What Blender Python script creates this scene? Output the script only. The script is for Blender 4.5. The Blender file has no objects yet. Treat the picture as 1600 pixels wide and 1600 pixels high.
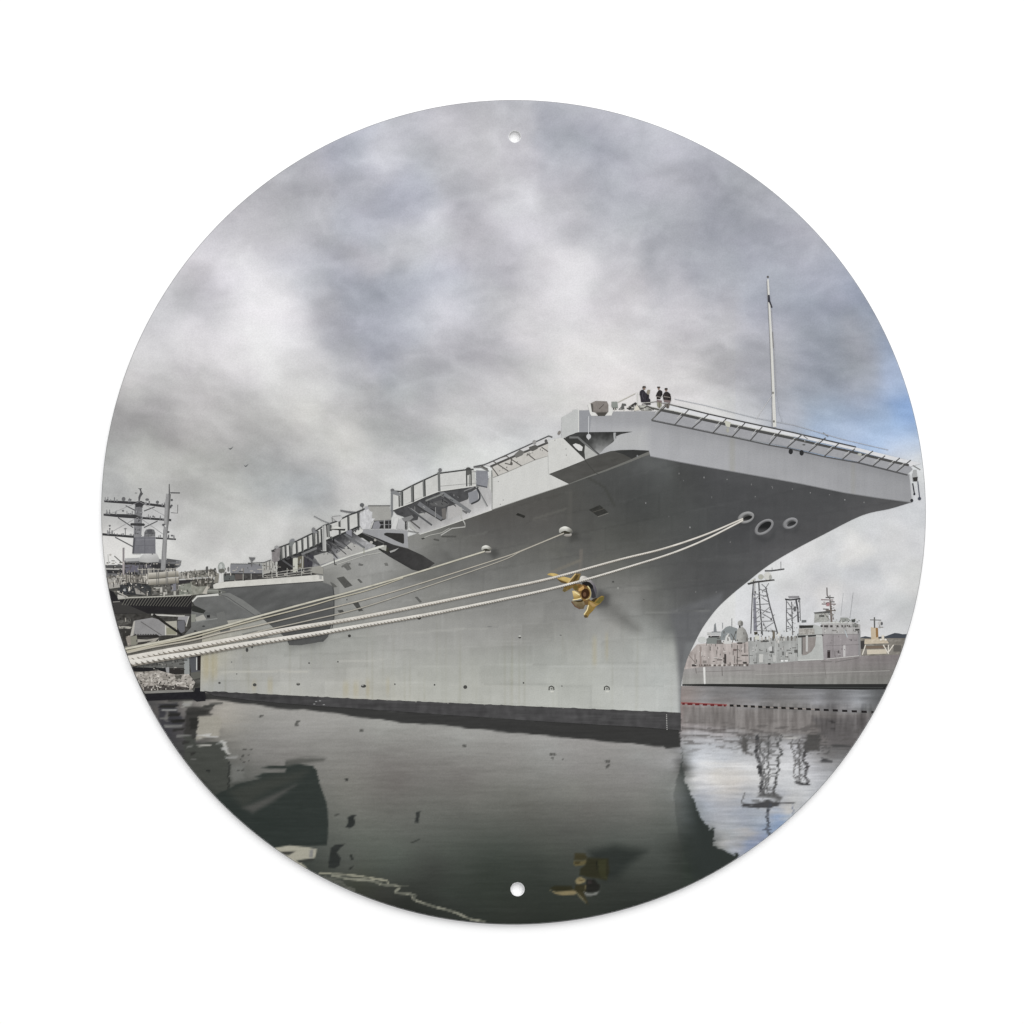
# A round printed metal sign lying on a white surface.
# The picture on it (an aircraft carrier moored in a harbour) is flat ink, built in the sign's own plane.
import bpy, math
import numpy as np
from mathutils import Vector
from mathutils.geometry import delaunay_2d_cdt, tessellate_polygon

SC = bpy.context.scene
# ------------------------------------------------------------------ camera, world, lamp, exposure
S = 0.0002365                 # metres per photograph pixel: the sign is 30.5 cm across
T = 0.0022                    # thickness of the sign
CX, CY, R = 802.4, 800.4, 644.4
cam_d = bpy.data.cameras.new('camera')
cam = bpy.data.objects.new('camera', cam_d)
SC.collection.objects.link(cam)
CAM_H = 1.30
cam.location = (0, 0, T + CAM_H)
cam_d.sensor_width = 36
cam_d.lens = 36 * CAM_H / (1600 * S)
cam_d.clip_start = 0.01
cam_d.clip_end = 50
SC.camera = cam

W = bpy.data.worlds.new('World')
SC.world = W
W.use_nodes = True
wb = W.node_tree.nodes['Background']
WORLD_L = 0.62
wb.inputs['Color'].default_value = (1, 1, 1, 1)
wb.inputs['Strength'].default_value = WORLD_L
ld = bpy.data.lights.new('softbox', 'AREA')
ld.shape = 'DISK'; ld.size = 6.5; ld.energy = 345
lamp = bpy.data.objects.new('softbox', ld)
lamp.location = (1.0, 4.4, 5.2)
lamp.rotation_euler = (Vector((0, 0, 0)) - Vector(lamp.location)).to_track_quat('-Z', 'Y').to_euler()
SC.collection.objects.link(lamp)
vs = SC.view_settings
vs.view_transform = 'Standard'; vs.look = 'None'; vs.exposure = 0; vs.gamma = 1; vs.use_curve_mapping = False

# ------------------------------------------------------------------ numeric helpers
LIGHT = 1.085                 # light that reaches the sign's face
SHEEN = 0.004

def lin(c):
    c = np.asarray(c, float) / 255.0
    return np.where(c <= 0.04045, c / 12.92, ((c + 0.055) / 1.055) ** 2.4)

def ink(c, sat=1.0):
    c = np.asarray(c, float); g = c @ np.array([0.3, 0.55, 0.15])
    c = g[..., None] + (c - g[..., None]) * sat
    return np.clip((lin(c) - SHEEN) / LIGHT, 0.001, 0.98)

def _h(ix, iy, s):
    n = (ix * 374761393 + iy * 668265263 + s * 1442695041) & 0xffffffff
    n = ((n ^ (n >> 13)) * 1274126177) & 0xffffffff
    return ((n ^ (n >> 16)) & 0xffff) / 65535.0

def vnoise(x, y, s):
    ix = np.floor(x).astype(np.int64); iy = np.floor(y).astype(np.int64)
    fx = x - ix; fy = y - iy
    fx = fx * fx * fx * (fx * (fx * 6 - 15) + 10); fy = fy * fy * fy * (fy * (fy * 6 - 15) + 10)
    a = _h(ix, iy, s); b = _h(ix + 1, iy, s); c = _h(ix, iy + 1, s); d = _h(ix + 1, iy + 1, s)
    return (a + (b - a) * fx) * (1 - fy) + (c + (d - c) * fx) * fy

def fbm(x, y, s, octv=4, gain=0.5):
    v = 0; a = 1; t = 0
    for k in range(octv):
        c, n = math.cos(0.5 + 0.9 * k), math.sin(0.5 + 0.9 * k)
        v = v + a * (vnoise((x * c - y * n) * 2 ** k + 17.3 * k, (x * n + y * c) * 2 ** k - 9.1 * k, s + k) - 0.5); t += a; a *= gain
    return v / t * 2.3

class Tone:
    """Smooth colour field through measured colours (x, y, r, g, b)."""
    def __init__(self, pts, c=14.0, lam=0.02):
        P = np.array([p[:2] for p in pts], float); V = np.array([p[2:5] for p in pts], float)
        self.P = P; self.c = c; self.m = V.mean(0)
        d = np.sqrt(((P[:, None] - P[None]) ** 2).sum(-1) + c * c)
        self.w = np.linalg.solve(d + lam * 10 * np.eye(len(P)), V - self.m)
    def __call__(self, x, y):
        out = np.empty((len(x), 3))
        for i in range(0, len(x), 20000):
            X = x[i:i + 20000]; Y = y[i:i + 20000]
            d = np.sqrt((X[:, None] - self.P[None, :, 0]) ** 2 + (Y[:, None] - self.P[None, :, 1]) ** 2 + self.c ** 2)
            out[i:i + 20000] = d @ self.w + self.m
        return out

class Blend:
    """The same by local weighted means: never leaves the range of the measured colours."""
    def __init__(self, pts, s):
        self.P = np.array([p[:2] for p in pts], float); self.V = np.array([p[2:5] for p in pts], float); self.s = s
    def __call__(self, x, y):
        out = np.empty((len(x), 3))
        for i in range(0, len(x), 20000):
            q = ((x[i:i + 20000, None] - self.P[None, :, 0]) ** 2 + (y[i:i + 20000, None] - self.P[None, :, 1]) ** 2) / self.s ** 2
            w = np.exp(-0.5 * q) + 2e-3 / (1 + q * q)
            out[i:i + 20000] = (w @ self.V) / w.sum(1)[:, None]
        return out

def sdist(x, y, poly):
    """Signed distance to a closed outline, positive inside."""
    p = np.asarray(poly, float); d2 = np.full(len(x), 1e18); ins = np.zeros(len(x), bool)
    for (ax, ay), (bx, by) in zip(p, np.roll(p, -1, 0)):
        ex, ey = bx - ax, by - ay
        t = np.clip(((x - ax) * ex + (y - ay) * ey) / (ex * ex + ey * ey + 1e-9), 0, 1)
        d2 = np.minimum(d2, (x - ax - t * ex) ** 2 + (y - ay - t * ey) ** 2)
        c = ((ay > y) != (by > y))
        if abs(by - ay) > 1e-9:
            ins ^= c & (x < ax + (y - ay) * ex / (by - ay))
    d = np.sqrt(d2)
    return np.where(ins, d, -d)

def ldist(x, y, pl):
    p = np.asarray(pl, float); d2 = np.full(len(x), 1e18)
    for (ax, ay), (bx, by) in zip(p[:-1], p[1:]):
        ex, ey = bx - ax, by - ay
        t = np.clip(((x - ax) * ex + (y - ay) * ey) / (ex * ex + ey * ey + 1e-9), 0, 1)
        d2 = np.minimum(d2, (x - ax - t * ex) ** 2 + (y - ay - t * ey) ** 2)
    return np.sqrt(d2)

def sstep(d, soft):
    t = np.clip(d / soft * 0.5 + 0.5, 0, 1)
    return t * t * (3 - 2 * t)

def blend(col, mask, rgb):
    return col + (np.asarray(rgb, float) - col) * mask[:, None]

def smooth(pts, n=6):
    p = [np.array(q, float) for q in pts]
    p = [2 * p[0] - p[1]] + p + [2 * p[-1] - p[-2]]
    out = []
    for i in range(1, len(p) - 2):
        a, b, c, d = p[i - 1:i + 3]
        for k in range(n):
            t = k / n
            out.append(0.5 * (2 * b + (c - a) * t + (2 * a - 5 * b + 4 * c - d) * t * t + (3 * b - a - 3 * c + d) * t ** 3))
    out.append(p[-2])
    return [tuple(q) for q in out]

def Z(ox, oy, f):
    """Measurements taken on an enlargement of the photograph -> photograph pixels."""
    return lambda *p: [(ox + a * f, oy + b * f) for a, b in (p[0] if len(p) == 1 and isinstance(p[0], list) else p)]

RC = R - 1.3
HOLES = [(804.4, 213.2, 9.0), (808.7, 1389.4, 10.2)]      # screw holes
_ang = np.linspace(0, 2 * math.pi, 361)[:-1]
_nx, _ny = np.cos(_ang), np.sin(_ang)
def clip_disc(pts):
    p = np.asarray(pts, float)
    if (np.hypot(p[:, 0] - CX, p[:, 1] - CY) <= RC).all():
        return p
    for nx, ny in zip(_nx, _ny):
        d = (p[:, 0] - CX) * nx + (p[:, 1] - CY) * ny - RC
        if (d <= 1e-9).all():
            continue
        out = []
        for i in range(len(p)):
            a, b, da, db = p[i], p[(i + 1) % len(p)], d[i], d[(i + 1) % len(p)]
            if da <= 0: out.append(a)
            if (da < 0 < db) or (db < 0 < da):
                out.append(a + (b - a) * da / (da - db))
        if len(out) < 3:
            return None
        p = np.array(out)
    return p

# ------------------------------------------------------------------ materials
def make_ink():
    m = bpy.data.materials.new('print_ink'); m.use_nodes = True
    nt = m.node_tree; N = nt.nodes; L = nt.links; b = N['Principled BSDF']
    at = N.new('ShaderNodeAttribute'); at.attribute_name = 'ink'
    tc = N.new('ShaderNodeTexCoord')
    nz = N.new('ShaderNodeTexNoise'); nz.inputs['Scale'].default_value = 2100; nz.inputs['Detail'].default_value = 2
    mr = N.new('ShaderNodeMapRange')
    mr.inputs['From Min'].default_value = 0.25; mr.inputs['From Max'].default_value = 0.75
    mr.inputs['To Min'].default_value = 0.93; mr.inputs['To Max'].default_value = 1.07
    mx = N.new('ShaderNodeMix'); mx.data_type = 'RGBA'; mx.blend_type = 'MULTIPLY'; mx.inputs['Factor'].default_value = 1
    L.new(tc.outputs['Object'], nz.inputs['Vector']); L.new(nz.outputs['Fac'], mr.inputs['Value'])
    L.new(at.outputs['Color'], mx.inputs['A']); L.new(mr.outputs['Result'], mx.inputs['B'])
    L.new(mx.outputs['Result'], b.inputs['Base Color'])
    b.inputs['Roughness'].default_value = 0.38
    b.inputs['Specular IOR Level'].default_value = 0.12
    return m

def make_plain(name, rgb, rough, metal=0.0, scale=400, amp=0.03):
    m = bpy.data.materials.new(name); m.use_nodes = True
    nt = m.node_tree; N = nt.nodes; L = nt.links; b = N['Principled BSDF']
    tc = N.new('ShaderNodeTexCoord'); nz = N.new('ShaderNodeTexNoise'); nz.inputs['Scale'].default_value = scale
    mr = N.new('ShaderNodeMapRange'); mr.inputs['To Min'].default_value = 1 - amp; mr.inputs['To Max'].default_value = 1.0
    mx = N.new('ShaderNodeMix'); mx.data_type = 'RGBA'; mx.blend_type = 'MULTIPLY'; mx.inputs['Factor'].default_value = 1
    mx.inputs['A'].default_value = (*rgb, 1)
    L.new(tc.outputs['Object'], nz.inputs['Vector']); L.new(nz.outputs['Fac'], mr.inputs['Value'])
    L.new(mr.outputs['Result'], mx.inputs['B']); L.new(mx.outputs['Result'], b.inputs['Base Color'])
    b.inputs['Roughness'].default_value = rough; b.inputs['Metallic'].default_value = metal
    return m

INK = make_ink()
WHITE = make_plain('white_card', (0.97, 0.97, 0.97), 0.7, amp=0.004)
METAL = make_plain('white_coated_aluminium', (0.86, 0.86, 0.87), 0.45, amp=0.02)

# ------------------------------------------------------------------ printing
DZ = 5e-6                                        # thickness of one pass of ink
CELL = 2
_lv = np.zeros((1600 // CELL + 2, 1600 // CELL + 2), np.int32)

class Print:
    """One printed shape or group of marks = one mesh of flat ink in the sign's plane."""
    def __init__(self, name, parent=None, label=None, sat=0.68):
        self.name, self.parent, self.label, self.sat = name, parent, label, sat
        self.v, self.f, self.c, self.n = [], [], [], 0
    def _add(self, xy, tris, col):
        xy = np.asarray(xy, float); col = np.asarray(col, float)
        if col.ndim == 1: col = np.tile(col, (len(xy), 1))
        if len(tris) > 4000:
            lo = (xy.min(0) / CELL).astype(int); hi = (xy.max(0) / CELL).astype(int) + 1
            sl = (slice(lo[1], hi[1] + 1), slice(lo[0], hi[0] + 1)); L = _lv[sl].max() + 1; _lv[sl] = L
        else:
            L = 0; bx = []
            for t in tris:
                q = xy[list(t)]; lo = (q.min(0) / CELL).astype(int); hi = (q.max(0) / CELL).astype(int)
                bx.append((lo, hi)); L = max(L, _lv[lo[1]:hi[1] + 1, lo[0]:hi[0] + 1].max())
            L += 1
            for lo, hi in bx: _lv[lo[1]:hi[1] + 1, lo[0]:hi[0] + 1] = L
        z = np.full((len(xy), 1), T + 1.5e-5 + L * DZ)
        self.v.append(np.hstack([(xy[:, :1] - 800) * S, (800 - xy[:, 1:2]) * S, z])); self.c.append(ink(np.clip(col, 4, 246), self.sat))
        self.f.extend([tuple(self.n + i for i in t) for t in tris]); self.n += len(xy)
    def poly(self, pts, col, dense=0, jit=0.3):
        p = clip_disc(pts)
        if p is None or len(p) < 3: return self
        if dense:
            lo = p.min(0); hi = p.max(0)
            gx, gy = np.meshgrid(np.arange(lo[0], hi[0], dense), np.arange(lo[1], hi[1], dense))
            gx = gx.ravel(); gy = gy.ravel()
            k = sdist(gx, gy, p) > dense * 0.4
            ring = []
            for a, b in zip(p, np.roll(p, -1, 0)):
                n = max(1, int(np.hypot(*(b - a)) / dense))
                ring += [a + (b - a) * i / n for i in range(n)]
            ring = np.array(ring); m = len(ring)
            ed = [(i, (i + 1) % m) for i in range(m)]; extra = [ring]; tot = m; cut = []
            for hx, hy, hr in HOLES:
                if sdist(np.array([hx]), np.array([hy]), p)[0] > hr + 2:
                    a = np.linspace(0, 2 * math.pi, 41)[:-1]; hr2 = hr + 0.9
                    extra.append(np.column_stack([hx + hr2 * np.cos(a), hy + hr2 * np.sin(a)]))
                    ed += [(tot + i, tot + (i + 1) % 40) for i in range(40)]; tot += 40
                    k &= np.hypot(gx - hx, gy - hy) > hr2 + 1; cut.append((hx, hy, hr2))
            allp = np.vstack(extra + [np.column_stack([gx[k], gy[k]])])
            r = delaunay_2d_cdt([Vector(q) for q in allp], ed, [], 1, 1e-5)
            xy = np.array([(q[0], q[1]) for q in r[0]]); tr = np.array([tuple(t) for t in r[2]])
            cen = xy[tr].mean(1)
            for hx, hy, hr2 in cut:
                ok = np.hypot(cen[:, 0] - hx, cen[:, 1] - hy) > hr2 * 0.97
                tr = tr[ok]; cen = cen[ok]
            tris = [tuple(int(i) for i in t) for t in tr]
        else:
            xy = p
            tris = [tuple(t) for t in tessellate_polygon([[Vector((a, b, 0)) for a, b in p]])]
        c = col(xy[:, 0], xy[:, 1]) if callable(col) else col
        self._add(xy, tris, c)
        return self
    def line(self, pts, w, col, w2=None):
        p = np.asarray(pts, float)
        keep = np.hypot(p[:, 0] - CX, p[:, 1] - CY) < RC - w * 0.6
        if not keep.all():
            idx = np.where(keep)[0]
            if len(idx) < 2: return self
            p = p[idx[0]:idx[-1] + 1]
        n = len(p)
        d = np.gradient(p, axis=0) if n > 2 else np.repeat((p[1] - p[0])[None], 2, 0)
        d /= np.maximum(np.hypot(d[:, 0], d[:, 1]), 1e-9)[:, None]
        nrm = np.column_stack([-d[:, 1], d[:, 0]])
        ww = np.linspace(w, w2 if w2 is not None else w, n)[:, None] * 0.5
        xy = np.empty((2 * n, 2)); xy[0::2] = p + nrm * ww; xy[1::2] = p - nrm * ww
        tris = []
        for i in range(n - 1):
            a = 2 * i; tris += [(a, a + 1, a + 3), (a, a + 3, a + 2)]
        c = col(xy[:, 0], xy[:, 1]) if callable(col) else col
        self._add(xy, tris, c)
        return self
    def lines(self, segs, w, col):
        for s in segs: self.line(s, w, col)
        return self
    def oval(self, cx, cy, rx, ry, col, rot=0, n=20, a0=0, a1=360):
        a = np.radians(np.linspace(a0, a1, n + 1)[:n + (a1 - a0 < 360)]); c, s = math.cos(math.radians(rot)), math.sin(math.radians(rot))
        return self.poly([(cx + rx * math.cos(t) * c - ry * math.sin(t) * s, cy + rx * math.cos(t) * s + ry * math.sin(t) * c) for t in a], col)
    def box(self, x0, y0, x1, y1, col):
        return self.poly([(x0, y0), (x1, y0), (x1, y1), (x0, y1)], col)
    def clutter(self, area, n, seed, cols, size=(1.2, 4.5), thin=(0.8, 1.6), up=0.5, slope=0.0):
        """Many small fittings, too small to tell apart: short upright and level strokes inside an outline."""
        rn = np.random.RandomState(seed); p = np.asarray(area, float); lo, hi = p.min(0), p.max(0); k = 0
        while k < n:
            q = lo + (hi - lo) * rn.rand(2); k += 1
            if sdist(q[:1], q[1:], p)[0] < 0.5: continue
            l = size[0] + (size[1] - size[0]) * rn.rand() ** 1.8; w = thin[0] + (thin[1] - thin[0]) * rn.rand()
            c = np.array(cols[rn.randint(len(cols))], float) + rn.randint(-12, 13)
            if rn.rand() < up: self.poly([(q[0], q[1] - l / 2), (q[0] + w, q[1] - l / 2 + slope * w), (q[0] + w, q[1] + l / 2), (q[0], q[1] + l / 2)], c)
            else: self.poly([(q[0] - l / 2, q[1] - slope * l / 2), (q[0] + l / 2, q[1] + slope * l / 2), (q[0] + l / 2, q[1] + slope * l / 2 + w), (q[0] - l / 2, q[1] - slope * l / 2 + w)], c)
        return self
    def done(self):
        if not self.v: return None
        me = bpy.data.meshes.new(self.name)
        v = np.vstack(self.v); c = np.vstack(self.c)
        flip = []
        for t in self.f:
            a, b, d = v[t[0]], v[t[1]], v[t[2]]
            flip.append(t if (b[0] - a[0]) * (d[1] - a[1]) - (b[1] - a[1]) * (d[0] - a[0]) >= 0 else t[::-1])
        me.from_pydata(v.tolist(), [], flip)
        at = me.attributes.new('ink', 'FLOAT_COLOR', 'POINT')
        at.data.foreach_set('color', np.hstack([c, np.ones((len(c), 1))]).ravel())
        me.materials.append(INK)
        o = bpy.data.objects.new(self.name, me); SC.collection.objects.link(o)
        if self.parent: o.parent = self.parent
        if self.label: o['label'] = self.label
        return o

def mesh_obj(name, v, f, mat, parent=None):
    me = bpy.data.meshes.new(name); me.from_pydata(v, [], f); me.materials.append(mat)
    o = bpy.data.objects.new(name, me); SC.collection.objects.link(o)
    if parent: o.parent = parent
    return o

# ------------------------------------------------------------------ the surface and the sign's plate
bd = mesh_obj('backdrop', [(-3, -3, 0), (3, -3, 0), (3, 3, 0), (-3, 3, 0)], [(0, 1, 2, 3)], WHITE)
bd['kind'] = 'structure'
sign = bpy.data.objects.new('round_sign', None); SC.collection.objects.link(sign)
sign['label'] = 'round metal wall sign printed with a grey aircraft carrier in harbour'
sign['category'] = 'sign'

def build_plate():
    n = 256
    def ring(cx, cy, r, z, m):
        return [((cx + r * math.cos(2 * math.pi * i / m) - 800) * S, (800 - cy - r * math.sin(2 * math.pi * i / m)) * S, z) for i in range(m)]
    v, f = [], []
    outer = [ring(CX, CY, R - 1.0, 0.0004, n), ring(CX, CY, R, 0.0012, n), ring(CX, CY, R, T - 0.00045, n), ring(CX, CY, R - 1.2, T, n)]
    for k, rg in enumerate(outer): v += rg
    for k in range(3):
        for i in range(n):
            j = (i + 1) % n
            f.append((k * n + i, k * n + j, (k + 1) * n + j, (k + 1) * n + i))
    top = [3 * n + i for i in range(n)]; bot = list(range(n))
    hole_rings = []
    for hx, hy, hr in HOLES:
        m = 40; b0 = len(v)
        for r_, z_ in ((hr, 0.0004), (hr, T - 0.0002), (hr + 0.8, T)): v += ring(hx, hy, r_, z_, m)
        for k in range(2):
            for i in range(m):
                j = (i + 1) % m
                f.append((b0 + k * m + j, b0 + k * m + i, b0 + (k + 1) * m + i, b0 + (k + 1) * m + j))
        hole_rings.append(([b0 + 2 * m + i for i in range(m)], [b0 + i for i in range(m)]))
    for loop, hs, rev in ((top, [h[0] for h in hole_rings], False), (bot, [h[1] for h in hole_rings], True)):
        loops = [loop] + [h[::-1] for h in hs]
        idx = [i for l in loops for i in l]
        for t in tessellate_polygon([[Vector((v[i][0], v[i][1], 0)) for i in l] for l in loops]):
            a, b, c = (idx[i] for i in t)
            up = (v[b][0] - v[a][0]) * (v[c][1] - v[a][1]) - (v[b][1] - v[a][1]) * (v[c][0] - v[a][0]) > 0
            f.append((a, b, c) if up != rev else (c, b, a))
    # four small feet of the back coating so that the plate rests on the surface
    b0 = len(v); m = 24
    for (px, py) in ((-0.09, -0.09), (0.09, -0.09), (0.09, 0.09), (-0.09, 0.09)):
        b1 = len(v)
        for z_ in (0.0, 0.0004):
            v += [(px + 0.006 * math.cos(2 * math.pi * i / m), py + 0.006 * math.sin(2 * math.pi * i / m), z_ + 0.00002) for i in range(m)]
        for i in range(m): f.append((b1 + i, b1 + (i + 1) % m, b1 + m + (i + 1) % m, b1 + m + i))
    return mesh_obj('plate', v, f, METAL, sign)
build_plate()

def disc_arc(y, side):
    dy = y - CY
    return CX + side * math.sqrt(max(RC * RC - dy * dy, 0))

# ------------------------------------------------------------------ sky
SKY = '''720 160 190 4;800 158 183 6;900 162 178 8;660 172 188 6
560 205 182 12;640 200 188 7;700 200 200 3;760 200 201 2;800 195 194 3;880 200 176 10;960 195 178 8;1040 205 190 8
480 240 186 6;540 240 181 13;605 242 206 6;650 240 190 6;700 240 197 3;760 240 201 2;805 240 193 3;880 240 172 11;940 235 166 12;1000 235 184 9;1080 240 176 9;1130 260 174 9
400 290 180 3;435 325 174 3;480 285 183 5;560 280 183 8;624 300 172 24;640 285 181 14;700 280 192 5;760 280 196 2;790 318 214 3;880 280 191 4;960 280 184 9;1040 280 182 7;1120 285 169 9;1170 285 172 8
335 385 220 2;360 345 186 2;300 425 212 0;480 325 180 5;560 330 181 10;640 325 176 18;720 320 190 5;820 330 212 3;880 325 196 4;960 325 184 8;1040 325 176 8;1120 325 167 10;1200 320 176 8;1240 340 176 9
345 365 206 3;400 365 186 2;480 370 179 4;570 360 186 12;640 365 187 6;668 356 222 5;740 370 187 3;800 365 204 3;860 365 200 3;900 350 186 4;960 370 189 6;1040 365 175 8;1120 370 168 11;1200 365 174 11;1270 370 180 8
360 405 214 0;420 405 197 3;500 400 177 9;560 400 184 3;640 400 197 3;720 400 192 4;800 400 187 4;855 405 215 0;885 425 226 0;960 400 204 3;1040 400 178 7;1100 400 170 9;1180 405 172 12;1260 405 172 13;1320 415 168 16
265 450 216 2;305 470 182 3;330 490 188 3;360 440 222 3;400 440 229 0;480 440 187 7;540 440 170 20;627 452 168 30;650 440 181 15;700 440 184 12;760 440 190 5;830 440 212 2;885 445 231 0;925 440 223 1;960 445 206 2;1040 440 182 6;1120 440 172 10;1200 440 176 14;1280 440 174 15;1350 445 168 22
222 490 206 3;260 480 206 2;290 465 190 2;360 480 226 0;400 485 236 0;440 480 233 0;500 480 189 5;560 480 170 18;620 480 170 20;666 500 206 8;700 480 208 6;730 480 192 8;780 480 196 2;840 480 216 0;900 480 229 0;945 485 214 0;975 472 188 0;1000 485 215 0;1060 480 200 2;1120 480 186 5;1200 480 173 14;1280 480 161 18;1370 490 156 34
214 520 214 1;300 525 225 0;360 520 236 0;415 520 241 0;460 520 226 2;520 520 180 9;580 520 173 15;640 520 178 13;700 520 190 5;760 520 181 4;840 520 204 0;900 520 220 0;950 520 215 -2;1020 520 200 1;1080 520 190 2;1140 520 196 3;1200 520 180 8;1260 520 159 14;1340 520 162 10;1392 530 165 50
200 560 216 0;250 562 214 1;320 560 214 0;380 560 223 0;440 560 231 0;480 560 216 1;540 560 182 7;600 560 167 12;660 560 183 5;720 560 180 5;780 560 184 3;840 560 205 0;900 560 228 -3;960 560 231 -2;1015 560 216 0;1060 560 196 0;1120 560 176 3;1200 560 168 7;1280 560 152 16;1340 560 154 10;1406 570 182 50
186 600 196 -1;250 590 186 0;310 598 176 0;380 600 188 1;440 600 216 0;490 590 206 1;560 600 179 4;620 600 167 9;680 600 172 7;740 600 186 3;800 600 205 1;860 600 212 0;920 600 214 -1;980 600 222 -3;1040 600 226 -2;1080 600 200 0;1140 600 175 4;1200 600 164 8;1280 600 154 15;1340 600 162 14;1405 600 182 64
175 645 165 1;240 640 163 1;300 635 196 0;360 640 197 0;420 635 210 0;470 640 216 -3;540 640 192 1;600 640 175 4;660 635 180 4;720 632 201 2;780 640 206 2;840 640 204 0;890 620 216 -2;960 620 226 -4;1060 625 216 0;1110 640 220 1;1160 640 206 5;1230 640 184 15;1290 635 180 34;1350 640 184 42;1418 645 182 78
168 685 164 2;240 680 170 1;300 682 178 0;360 680 176 1;420 675 179 1;480 680 191 1;540 675 207 -2;600 680 176 4;645 685 181 5;700 675 206 2;760 678 203 5;820 675 206 6;860 680 208 4;1280 672 190 45;1310 685 204 40;1360 685 198 52;1425 685 194 62
166 722 176 3;230 722 195 0;290 725 180 0;340 725 183 1;400 735 170 5;420 720 177 4;480 722 186 2;540 722 202 0;590 722 190 3;650 722 204 6;720 712 218 3;760 715 222 3;1430 712 222 -4;1438 740 214 3
164 770 178 4;240 760 190 1;300 765 183 1;350 755 186 1;420 762 168 7;470 770 163 12;500 780 170 8;540 765 204 1;600 745 214 2;1440 770 212 4
164 805 180 1;240 805 194 3;300 800 196 1;350 800 190 1;400 795 192 0;450 800 206 1;500 805 204 1;540 790 210 1;1300 850 208 3;1360 815 206 4;1435 800 203 6
172 845 226 -1;240 850 222 2;300 845 200 1;340 845 183 1;390 845 187 1;420 830 205 1;1270 855 218 0;1330 855 224 -3;1400 840 217 1;1440 840 208 3
170 870 222 -1;255 880 218 0;290 885 212 0;350 870 214 0;400 865 208 1;1210 885 226 1;1290 890 200 3;1340 895 196 5;1400 880 206 2;1430 890 212 0
1140 940 220 3;1180 930 216 3;1240 920 214 1;1300 930 218 -2;1340 920 206 2;1410 910 212 -1;1400 940 200 3
1110 980 220 3;1200 970 212 3;1260 960 208 3;1340 960 196 3;1400 970 206 2;1350 990 210 1;1200 1030 214 2;1400 1030 206 2
200 930 205 0;300 920 205 0;900 760 200 2;1100 720 210 3'''
_sp = []
for q in SKY.replace('\n', ';').split(';'):
    a = [float(t) for t in q.split()]
    b = a[3] * (1.0 if a[1] > 600 else 0.72 if a[3] > 30 else 1)
    if a[0] < 720: b = min(b, 13)
    _sp.append((a[0], a[1], a[2] - 0.45 * b, a[2] - 0.05 * b, a[2] + 0.5 * b))
_sky_far, _sky_low = Blend(_sp, 23.0), Blend(_sp, 13.0)
def _sky_tone(x, y):
    k = sstep(y - 830, 60)[:, None]
    return _sky_far(x, y) * (1 - k) + _sky_low(x, y) * k

def sky_col(x, y):
    wx = 16 * fbm(x / 80, y / 55, 11, 4); wy = 12 * fbm(x / 80, y / 55, 31, 4)
    c = _sky_tone(x + wx, y + wy)
    low = sstep(y - 640, 200)                       # flatter cloud layers towards the horizon
    u, v = x + wx * 0.8 + y * (0.35 - 0.3 * low), y + wy * 0.8 - x * 0.12 * (1 - low)
    n = fbm(u / 96, v / 64, 51, 5, 0.5) * 12
    e = fbm(u / 84, v / 54, 57, 5, 0.5); n = n + (sstep(e, 0.34) - 0.5) * 8                   # cloud edges
    r = 0.30 - np.abs(fbm(u / 64, v / 46, 61, 4, 0.5)); n = n + np.clip(r, -0.3, 0.3) * 15    # puffs
    n = n + fbm(u / 30, v / 21, 67, 4, 0.55) * 5
    tint = fbm(x / 70, y / 50, 81, 3)[:, None] * np.array([[1.0, -0.4, 1.1]])
    n = n * (1 - 0.45 * sstep(c.mean(1) - 212, 18))
    return np.clip(c + n[:, None] + tint + np.array([[1.0, -0.8, 2.6]]) * sstep(620 - y, 120)[:, None] + np.array([[1.0, 0.6, -2.0]]) * sstep(y - 560, 160)[:, None] * (x < 1150)[:, None], 60, 243)

full = [(CX + (RC - 0.01) * math.cos(a), CY + (RC - 0.01) * math.sin(a)) for a in np.linspace(0, 2 * math.pi, 361)[:-1]]
sky_poly = [p for p in full if p[1] < 1100]
# keep the outline in order: the arc from lower right over the top to lower left
_a0 = math.asin((1098 - CY) / RC)
sky_poly = [(CX + RC * .99999 * math.cos(a), CY + RC * .99999 * math.sin(a)) for a in np.linspace(_a0, -math.pi - _a0, 420)]
P = Print('printed_sky', sign, sat=1.0)
P.poly(sky_poly, sky_col, dense=2.7)
P.done()

# two distant birds
for bx, by in ((361, 700.5), (385, 727.5)):
    B = Print('printed_bird', sign)
    B.poly([(bx - 4.5, by - 1), (bx - 1.5, by + 0.2), (bx, by - 0.6), (bx + 4, by - 3.4), (bx + 2, by - 0.2), (bx - 0.4, by + 2.2), (bx - 2.2, by + 2)], (118, 120, 122))
    B.poly([(bx - 2, by + 0.4), (bx + 0.8, by - 0.6), (bx - 0.3, by + 1.9), (bx - 1.8, by + 1.7)], (96, 98, 100))
    B.done()

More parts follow.
